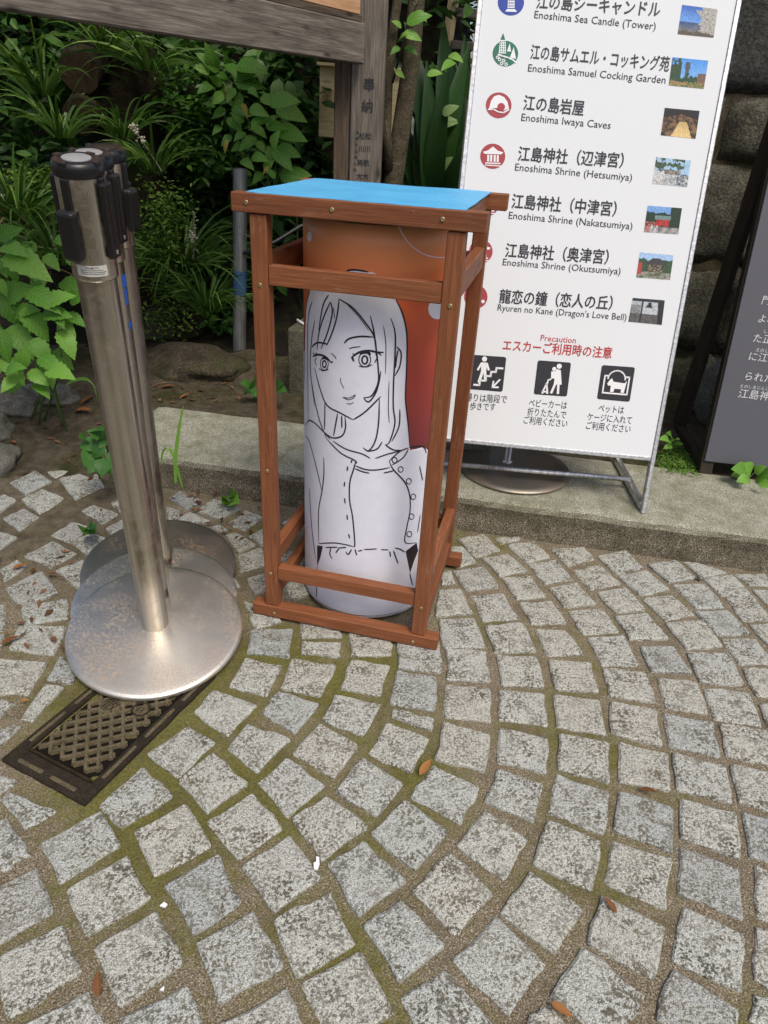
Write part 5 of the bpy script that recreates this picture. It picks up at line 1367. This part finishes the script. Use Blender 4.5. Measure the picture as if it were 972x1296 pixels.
# broad strap leaves in deep shade between the slender tree and the white board
def strap_plant(base, n, L, label, seed):
    root = thing('strap_leaf_plant', base, label, 'plant', 'broad dark strap-leaved plants')
    rg = random.Random(seed)
    me = leaf_mesh('leaf', .20, 9, 0, .25, .22, M_STRAP)
    for k in range(n):
        a = rg.uniform(0, 6.28); d = (UZ * rg.uniform(.9, 1.5) + Vector((math.cos(a), math.sin(a) * .8 - .15, 0)) * rg.uniform(.2, .7)).normalized()
        A = base + Vector((math.cos(a), math.sin(a), 0)) * .04; B = A + d * L * rg.uniform(.6, 1.1)
        nrm = (Vector((0, -1, .5)) + Vector((rg.uniform(-.5, .5), 0, 0))).normalized()
        inst('leaf', me, root, leaf_matrix(A, B, nrm, .85))
    return root
for (x, y), Y, n, L, lab in (((552, 235), 3.6, 26, .68, 'dark glossy strap-leaved plant just right of the slender tree'), ((592, 215), 3.8, 24, .72, 'dark strap-leaved plant right beside the edge of the white board'), ((520, 250), 4.0, 18, .6, 'dark strap-leaved plant hidden low behind the slender tree')):
    p_ = und(x, y, Y); strap_plant(Vector((p_.x, Y, p_.z - .12)), n, L, lab, int(x))
bl = thing('broad_leaf_shoot', und(570, 200, 3.45), 'grey-green ribbed broad leaves beside the white board', 'plant')
px_leaves(bl, LM_PALE, [(560, 145, 578, 132), (556, 158, 580, 150), (556, 215, 568, 200)], lambda y: 3.45, 1.5)
stem(bl, [und(556, 260, 3.5), und(556, 200, 3.48), und(557, 150, 3.46)], .004)

# foliage masses: leaves uncountable
def mass(name, boxes, n, size, mat, label, seed, cat=None, flatten=.6):
    rg = random.Random(seed); V, Fc = [], []
    for _ in range(n):
        c0, ext = rg.choice(boxes)
        c = Vector(c0) + Vector((rg.gauss(0, .5) * ext[0], rg.gauss(0, .5) * ext[1], rg.gauss(0, .5) * ext[2]))
        L = size * rg.uniform(.6, 1.3); a = rg.uniform(0, 6.28)
        x = Vector((math.cos(a), math.sin(a), rg.uniform(-.8, .3))).normalized(); up_ = (UZ + Vector((rg.gauss(0, .5), rg.gauss(0, .5) - .4, 0))).normalized()
        y = up_.cross(x).normalized(); z = x.cross(y); q = len(V); w = L * .24
        V += [c, c + x * L * .35 + y * w + z * w * .3, c + x * L * .75 + y * w * .7 + z * w * .1, c + x * L - z * L * .12, c + x * L * .75 - y * w * .7 + z * w * .1, c + x * L * .35 - y * w + z * w * .3, c + x * L * .5 - z * L * .03]
        Fc += [(q, q + 6, q + 1), (q + 1, q + 6, q + 2), (q + 2, q + 6, q + 3), (q + 3, q + 6, q + 4), (q + 4, q + 6, q + 5), (q + 5, q + 6, q)]
    o = mesh(name, V, Fc, mat, None)
    tag(o, label, cat, None, 'stuff'); return o
bx = []
for k in range(60):
    x = -3.0 + 3.9 * k / 60; y = 3.75 + rp.uniform(-.15, .5)
    for _ in range(3):
        yy = y + rp.uniform(0, .5); bx.append(((x, yy, zt(x, yy) + rp.uniform(.05, .55)), (.22, .2, .25)))
for k in range(46):
    x = rp.uniform(-1.05, -.42); yy = rp.uniform(3.4, 3.7); bx.append(((x, yy, rp.uniform(.3, 1.35)), (.16, .12, .18)))
mass('undergrowth', bx, 12000, .085, M_DKLEAF, 'mass of dark undergrowth leaves covering the shaded bank', 4)
bx = [((rp.uniform(-2.4, -1.35), rp.uniform(3.05, 3.5), rp.uniform(.75, 1.75)), (.2, .15, .2)) for _ in range(30)]
mass('dark_climber', bx, 3200, .07, M_DKLEAF, 'dark broadleaf climber filling the upper left corner', 8)
gc = []
for _ in range(26):
    px, py = rp.uniform(232, 300), rp.uniform(375, 428); q = bk(px, py); gc.append(((q.x, q.y, q.z + .03), (.05, .05, .03)))
mass('ground_cover', gc, 420, .042, mat_leaf('small_fresh_leaf', (.04, .12, .02), (.07, .19, .03), (.11, .26, .045), .5, .25, True, False), 'low small-leaved ground cover round the foot of the pipe post', 6)
lime = mat_leaf('tiny_round_leaf', (.045, .11, .012), (.10, .19, .02), (.20, .31, .04), .5, .2, True, False)
cf = [((-.97 + rp.uniform(-.07, .07), 3.03 + rp.uniform(-.04, .04), rp.uniform(.24, .74)), (.08, .05, .10)) for _ in range(30)]
mass('creeping_fig', cf, 2400, .019, lime, 'tiny round-leaved creeper cloaking the base of the old trunk', 9)
hg = [(tuple(und(rp.uniform(535, 580), rp.uniform(-20, 45), 5.0)), (.12, .1, .12)) for _ in range(14)]
mass('far_hedge', hg, 1500, .05, lime, 'small bright leaves of a hedge far behind by the ladder', 12)
vn = []
for _ in range(40): q_ = und(rp.uniform(210, 300), rp.uniform(80, 210), 3.2 + rp.uniform(0, .15)); vn.append((tuple(q_), (.05, .05, .06)))
mass('small_leaf_vine', vn, 1300, .045, mat_leaf('vine_leaf', (.03, .09, .014), (.065, .17, .024), (.13, .27, .05), .45, .3, True, False), 'small-leaved vine tangled between the trunk and the leafy shrub', 17)
sd_ = []
for _ in range(60): q_ = und(rp.uniform(0, 130), rp.uniform(215, 300), 2.9 + rp.uniform(0, .2)); sd_.append((tuple(q_), (.06, .05, .04)))
mass('fine_herb_cover', sd_, 2600, .022, lime, 'fine-leaved herbs carpeting the bank at the left', 18)
# moss by the right-hand easel
mm = []
for _ in range(40):
    px, py = rp.uniform(836, 884), rp.uniform(565, 602); q = un(px, py, .105); mm.append(((q.x, q.y, .108), (.03, .03, .008)))
mass('moss_patch', mm, 2600, .012, M_MOSS, 'bright green moss patch between the white board and the slate board', 14)

# old mossy trunk with two sawn stubs, crown overhead out of sight
def crown(root, name, boxes, n, size, seed):
    o = mass(name, boxes, n, size, M_DKLEAF, None, seed); 
    o.parent = root; o.matrix_parent_inverse = WM[root.name].inverted(); o['kind'] = 'stuff'; return o
tb = und(172, 400, 3.3); tz = zt(tb.x, 3.3)
old = thing('old_tree', (tb.x, 3.32, tz), 'old dark mossy tree trunk with two sawn-off branch stubs behind the stanchions', 'tree')
def trunk_mesh(name, pts, rads, mat, root, seg=20, rough=.18, sc=6):
    V, Fc = tube_data(pts, rads, seg)
    V = [Vector(v) for v in V]
    for i, v in enumerate(V[:len(pts) * seg]):
        c = Vector(pts[i // seg]); d = (v - c); V[i] = c + d * (1 + rough * noise.noise(v * sc) + rough * .5 * noise.noise(v * sc * 3))
    return mesh(name, V, Fc, mat, root, smooth=True)
zz = [tz - .1, .45, .7, .95, 1.2, 1.5, 1.9, 2.4, 3.0]
pts = [Vector((tb.x + .05 * math.sin(z * 2), 3.34 + .03 * z, z)) for z in zz]
trunk_mesh('trunk', pts, [.26, .20, .17, .16, .155, .15, .15, .14, .12], M_DKBARK, old)
for (px, py), r in (((102, 148), .072), ((100, 92), .078)):
    c = und(px, py, 3.02); A = Vector((tb.x - .05, 3.36, c.z + .10))
    tr = trunk_mesh('branch_stub', [A, A.lerp(c, .5), A.lerp(c, .85), c], [r * 1.1, r, r, r * .95], M_DKBARK, old, 14, .15, 14)
    d = (c - A).normalized(); x = d.cross(UZ).normalized(); y = d.cross(x)
    V = [c + d * .004] + [c + d * (.003 + .004 * noise.noise(Vector((k, 1, 2)))) + (x * math.cos(k * .3142) + y * math.sin(k * .3142)) * r * (.9 + .12 * noise.noise(Vector((k * .7, 0, px)))) for k in range(20)]
    mesh('cut_face', V, [(0, 1 + (k + 1) % 20, 1 + k) for k in range(20)] , M_CUT, tr)
crown(old, 'crown', [((tb.x + rp.uniform(-1.2, .9), rp.uniform(3.0, 4.8), rp.uniform(2.3, 3.6)), (.35, .35, .25)) for _ in range(40)], 5200, .12, 31)
# slender twin-stemmed tree in front of the cream signboard
YS = 3.22
s0 = und(497, 235, YS); sz = zt(s0.x, YS)
slim = thing('slender_tree', (s0.x, YS, sz), 'slender twin-stemmed young tree between the carved post and the white board', 'tree')
P1 = [Vector((s0.x - .02, YS, sz - .05)), und(497, 235, YS), und(508, 160, YS), und(520, 80, YS), und(527, 0, YS)]
P1 += [P1[-1] + Vector((.02, .0, .4)), P1[-1] + Vector((.06, .02, 1.0))]
trunk_mesh('trunk', P1, [.046, .040, .037, .035, .032, .028, .022], M_BARK, slim, 16, .10, 12)
P2_ = [und(493, 215, YS - .02), und(489, 170, YS - .03), und(491, 100, YS - .03), und(497, 40, YS - .03), und(506, -20, YS - .03)]
P2_ += [P2_[-1] + Vector((.05, 0, .5))]
trunk_mesh('trunk', P2_, [.022, .020, .019, .018, .017, .014], M_BARK, slim, 12, .10, 14)
tube('twig', [und(497, 105, YS - .05), und(506, 70, YS - .06), und(518, 30, YS - .06), und(528, 5, YS - .06)], .004, M_DKBARK, slim, 6)
px_leaves(slim, LM_SHRUB, [(508, 35, 498, 25), (510, 42, 534, 48), (506, 60, 495, 66), (514, 30, 545, 15), (512, 60, 528, 66), (500, 88, 512, 98), (575, 78, 560, 84), (540, 95, 560, 90), (568, 70, 585, 74), (526, 14, 540, 24), (505, 52, 512, 40)], lambda y: YS - .1, 1.1)
crown(slim, 'crown', [((rp.uniform(-.5, 1.3), rp.uniform(3.1, 5.0), rp.uniform(2.3, 3.4)), (.35, .35, .22)) for _ in range(36)], 4600, .11, 33)

# rocks and edging stones on the soil at the left
def boulder(name, c, r, mat, label, seed, cat='rock'):
    bm_ = bmesh.new(); bmesh.ops.create_icosphere(bm_, subdivisions=4, radius=1)
    for v in bm_.verts:
        q = v.co + Vector((seed, 0, 0)); n = noise.noise(q * 1.3) * .30 + noise.noise(q * 3) * .14 + noise.noise(q * 8) * .05
        d = v.co * (1 + n); v.co = Vector((d.x * r[0], d.y * r[1], d.z * r[2]))
    return tag(bm_mesh(name, bm_, mat, None, Matrix.Translation(c), True), label, cat)
q = bk(232, 470); boulder('mossy_rock', Vector((q.x, q.y + .05, q.z - .005)), (.24, .17, .085), M_BOULDER, 'brown mossy rock half sunk in soil right of the stanchion posts', 3)
q = bk(206, 425); boulder('mossy_rock', Vector((q.x, q.y + .08, q.z + .02)), (.16, .15, .16), M_BOULDER, 'dark rooty rock hugging the foot of the old trunk', 8)
for (px, py), r, lab, sd in (((15, 515), (.10, .08, .065), 'grey granite edging stone at the left edge below the toothed leaves', 1), ((66, 503), (.10, .05, .045), 'low mossy edging stone below the toothed leaves', 5), ((-5, 590), (.07, .10, .05), 'granite stone cut by the left edge at the soil patch', 6), ((-12, 545), (.08, .06, .06), 'rounded granite stone at the very left edge', 13)):
    q = bk(px, py); boulder('edging_stone', Vector((q.x, q.y, q.z + .01)), r, M_GRANITE, lab, sd, 'stone')

# small weeds
def weed(name, px, py, zf, leaves, me, label, w=1.0, Yo=0.0, cat='weed', on=None):
    b_ = on or un(px, py, zf); root = thing(name, b_, label, cat)
    px_leaves(root, me, leaves, lambda y: b_.y + Yo, w)
    for (ax, ay, tx, ty) in leaves[:3]: stem(root, [b_ - UZ * .01, und(ax, ay, b_.y + Yo)], .0018)
    return root
q = bk(125, 605)
weed('heart_leaf_weed', 0, 0, 0, [(128, 552, 112, 545), (124, 560, 100, 566), (130, 562, 118, 580), (126, 574, 104, 580), (132, 580, 128, 602), (134, 566, 142, 548), (138, 572, 146, 588), (120, 548, 128, 540), (136, 586, 122, 596), (110, 556, 102, 552), (140, 580, 140, 600), (116, 568, 108, 590), (122, 584, 112, 598), (132, 556, 126, 566)], LM_HEART, 'clump of heart-shaped dark green leaves at the foot of the stanchions', 1.0, Yo=-.12, on=q)
q = bk(113, 673); weed('tiny_weed', 0, 0, 0, [(113, 668, 109, 665), (113, 668, 117, 666), (114, 670, 117, 672), (112, 670, 109, 672)], LM_HEART, 'tiny sprouting weed between the setts left of the base plates', 1.0, on=q)
q = un(292, 637, 0); weed('tiny_weed', 0, 0, 0, [(291, 632, 287, 626), (292, 632, 298, 627), (290, 635, 284, 634), (293, 635, 300, 634)], LM_ROUND, 'tiny weed at the foot of the kerb left of the wooden stand', 1.0, on=q)
q = un(322, 505, .115); weed('small_weed', 0, 0, 0, [(318, 488, 306, 484), (320, 492, 310, 496), (324, 488, 318, 478), (328, 494, 320, 500), (350, 497, 360, 492), (348, 494, 354, 484)], LM_HEART, 'small leafy weed beside the front left leg behind the kerb', .9, on=q)
q = bk(263, 418); weed('small_weed', 0, 0, 0, [(262, 402, 254, 396), (263, 402, 262, 390), (264, 404, 276, 402), (264, 408, 272, 416), (261, 408, 252, 414), (262, 404, 250, 406)], LM_SHRUB, 'star-shaped pale green seedling in front of the pipe post', 1.2, on=q)
q = un(938, 612, .112); weed('leafy_weed', 0, 0, 0, [(945, 598, 930, 592), (950, 600, 942, 588), (955, 598, 968, 590), (948, 606, 934, 608), (958, 604, 975, 600), (952, 612, 944, 618), (962, 610, 974, 616), (940, 604, 928, 600)], LM_ROUND, 'leafy weed growing under the bottom edge of the slate board', 1.0, on=q)
q = un(850, 575, .11); weed('small_fern', 0, 0, 0, [(848, 560, 840, 552), (850, 560, 858, 552), (850, 564, 842, 566), (852, 562, 862, 560), (849, 556, 850, 546)], LM_SHRUB, 'small fern in the moss between the two boards', 1.0, cat='fern', on=q)
q = bk(213, 612)
gt = thing('grass_shoot', q, 'single tall green grass shoot by the left end of the kerb', 'grass')
for pl, wdt in (([(222, 612), (222, 580), (226, 545), (232, 513)], .010), ([(224, 590), (214, 568), (206, 572), (204, 590)], .007), ([(222, 585), (226, 600), (231, 618)], .006)):
    pp = [und(x, y, q.y + .01) for x, y in smooth_poly(pl, 4)]; V, Fc = [], []
    for i, P in enumerate(pp):
        w_ = wdt * (math.sin(math.pi * min(1, .15 + .85 * i / (len(pp) - 1)))) * .5 + .0005; V += [P + Vector((-w_, 0, 0)), P + Vector((w_, .003, 0))]
    mesh('blade', V, [(2 * i, 2 * i + 1, 2 * i + 3, 2 * i + 2) for i in range(len(pp) - 1)], M_LEAF, gt)
q = bk(122, 500)
gt = thing('grass_tuft', q, 'arching pale grass blade crossing behind the front stanchion post', 'grass')
for pl in ([(78, 492), (92, 482), (110, 480), (122, 492)], [(122, 530), (124, 515), (122, 500), (118, 488)]):
    pp = [und(x, y, q.y - .02) for x, y in smooth_poly(pl, 4)]; V = []
    for i, P in enumerate(pp): w_ = .0055 * math.sin(math.pi * min(1, .1 + .9 * i / (len(pp) - 1))) + .0005; V += [P + Vector((0, -w_ * .4, -w_)), P + Vector((0, w_ * .4, w_))]
    mesh('blade', V, [(2 * i, 2 * i + 1, 2 * i + 3, 2 * i + 2) for i in range(len(pp) - 1)], M_LEAF, gt)

# fallen leaves and scraps lying on the path
def fallen(px, py, Lpx, ang, label, mat=M_DRY, z=None, w=1.0):
    P = un(px, py, .006) if z is None else (bk(px, py) + UZ * .006)
    dep = (P - CAM).dot(_f); L = Lpx / FPX * dep * 1.25
    x = Vector((math.cos(ang), math.sin(ang), rp.uniform(-.05, .12))).normalized()
    me = LM_DRY if mat is M_DRY else leaf_mesh('leaf', .5, 5, 0, .3, .1, mat)
    n = Vector((rp.uniform(-.25, .25), rp.uniform(-.25, .25), 1)).normalized()
    o = inst('fallen_leaf', me, None, leaf_matrix(P - x * L / 2, P + x * L / 2, n, w)); tag(o, label, 'leaf', 'leaves fallen on the path'); return o
for a in ((124, 1246, 24, 1.9, 'red-brown broken leaf between setts at bottom left'), (538, 972, 22, 1.0, 'curled orange-brown leaf on the joint in the middle of the path'), (821, 1002, 18, -.4, 'small red-brown leaf on a sett on the right of the path'), (772, 1146, 18, 2.2, 'narrow tan leaf on a sett at the lower right'), (711, 1279, 24, -.6, 'orange-brown leaf by the bottom edge of the path'), (26, 718, 16, .5, 'orange leaf on the soil left of the base plates'), (66, 728, 14, -.3, 'brown leaf just left of the base plates'), (15, 812, 22, .6, 'dark brown leaf in the gap at the left edge'), (32, 887, 9, .2, 'bright orange scrap of leaf above the drain cover')):
    fallen(*a)
for a in ((18, 563, 12, -.7, 'brown leaf on the soil patch at far left'), (40, 514, 10, .6, 'tan leaf on the mossy edging stone'), (112, 510, 20, 1.2, 'broad dry brown leaf behind the front stanchion post'), (106, 525, 22, -.3, 'reddish dry leaves curled behind the front stanchion post'), (213, 493, 16, .2, 'tan dry leaf behind the kerb end by the stanchions'), (235, 505, 12, .7, 'small dry leaf on the soil edge of the kerb')):
    fallen(*a, z=1)
lit = []
V, Fc = [], []
def litter(px, py, surf):
    P = surf(px, py); a = rp.uniform(0, 6.28); L = rp.uniform(.012, .035); x = Vector((math.cos(a), math.sin(a), rp.uniform(-.2, .3))); y = Vector((-x.y, x.x, rp.uniform(-.3, .3))) * rp.uniform(.25, .45); q_ = len(V)
    P = P + UZ * .006; V.extend([P - x * L / 2, P + y * L * .5, P + x * L / 2, P - y * L * .5 + UZ * .003]); Fc.append((q_, q_ + 1, q_ + 2, q_ + 3))
for _ in range(46): litter(rp.uniform(190, 330), rp.uniform(486, 512), bk)
for _ in range(40): litter(rp.uniform(0, 140), rp.uniform(515, 690), bk)
for _ in range(40): litter(rp.uniform(215, 330), rp.uniform(618, 690), lambda a, b: un(a, b, .0))
for _ in range(26): litter(rp.uniform(0, 90), rp.uniform(700, 830), lambda a, b: un(a, b, .0))
tag(mesh('leaf_litter', V, Fc, mat_leaf('litter', (.07, .03, .012), (.16, .07, .028), (.28, .14, .06), .8, .05, True, False)), 'scattered bits of dry leaf litter on soil and joints', None, None, 'stuff')
def scrap(px, py, pts, label, mat, cat='scrap', h=.003):
    P = un(px, py, .003); V = [P + Vector((x, y, 0)) for x, y in pts]; n = len(V); V += [v + UZ * h for v in V]
    Fc = [tuple(range(n))[::-1], tuple(range(n, 2 * n))] + [(k, (k + 1) % n, n + (k + 1) % n, n + k) for k in range(n)]
    tag(mesh('paper_scrap', V, Fc, mat), label, cat)
M_SCRAP = flat('white_scrap', (.85, .85, .84), .6)
scrap(401.5, 1093, [(-.004, -.011), (.002, -.012), (.004, -.002), (.002, .010), (-.003, .011), (-.002, .002), (-.006, -.001)], 'bent white scrap between setts in the lower middle of the path', M_SCRAP)
scrap(207, 1146, [(-.005, -.002), (.004, -.004), (.006, .001), (0, .004)], 'small white scrap between setts at lower left', M_SCRAP)
scrap(205.5, 1252, [(-.003, -.002), (.003, -.003), (.002, .003)], 'tiny white chip near the bottom left of the path', M_SCRAP)
bm_ = bmesh.new(); bmesh.ops.create_icosphere(bm_, subdivisions=2, radius=.009)
for v in bm_.verts: v.co.z *= .7; v.co += v.co * noise.noise(v.co * 200) * .15
P = un(886, 733, 0); tag(bm_mesh('pebble', bm_, M_PALESTONE, None, Matrix.Translation((P.x, P.y, .006)), True), 'round beige pebble on the setts near the kerb at right', 'pebble')
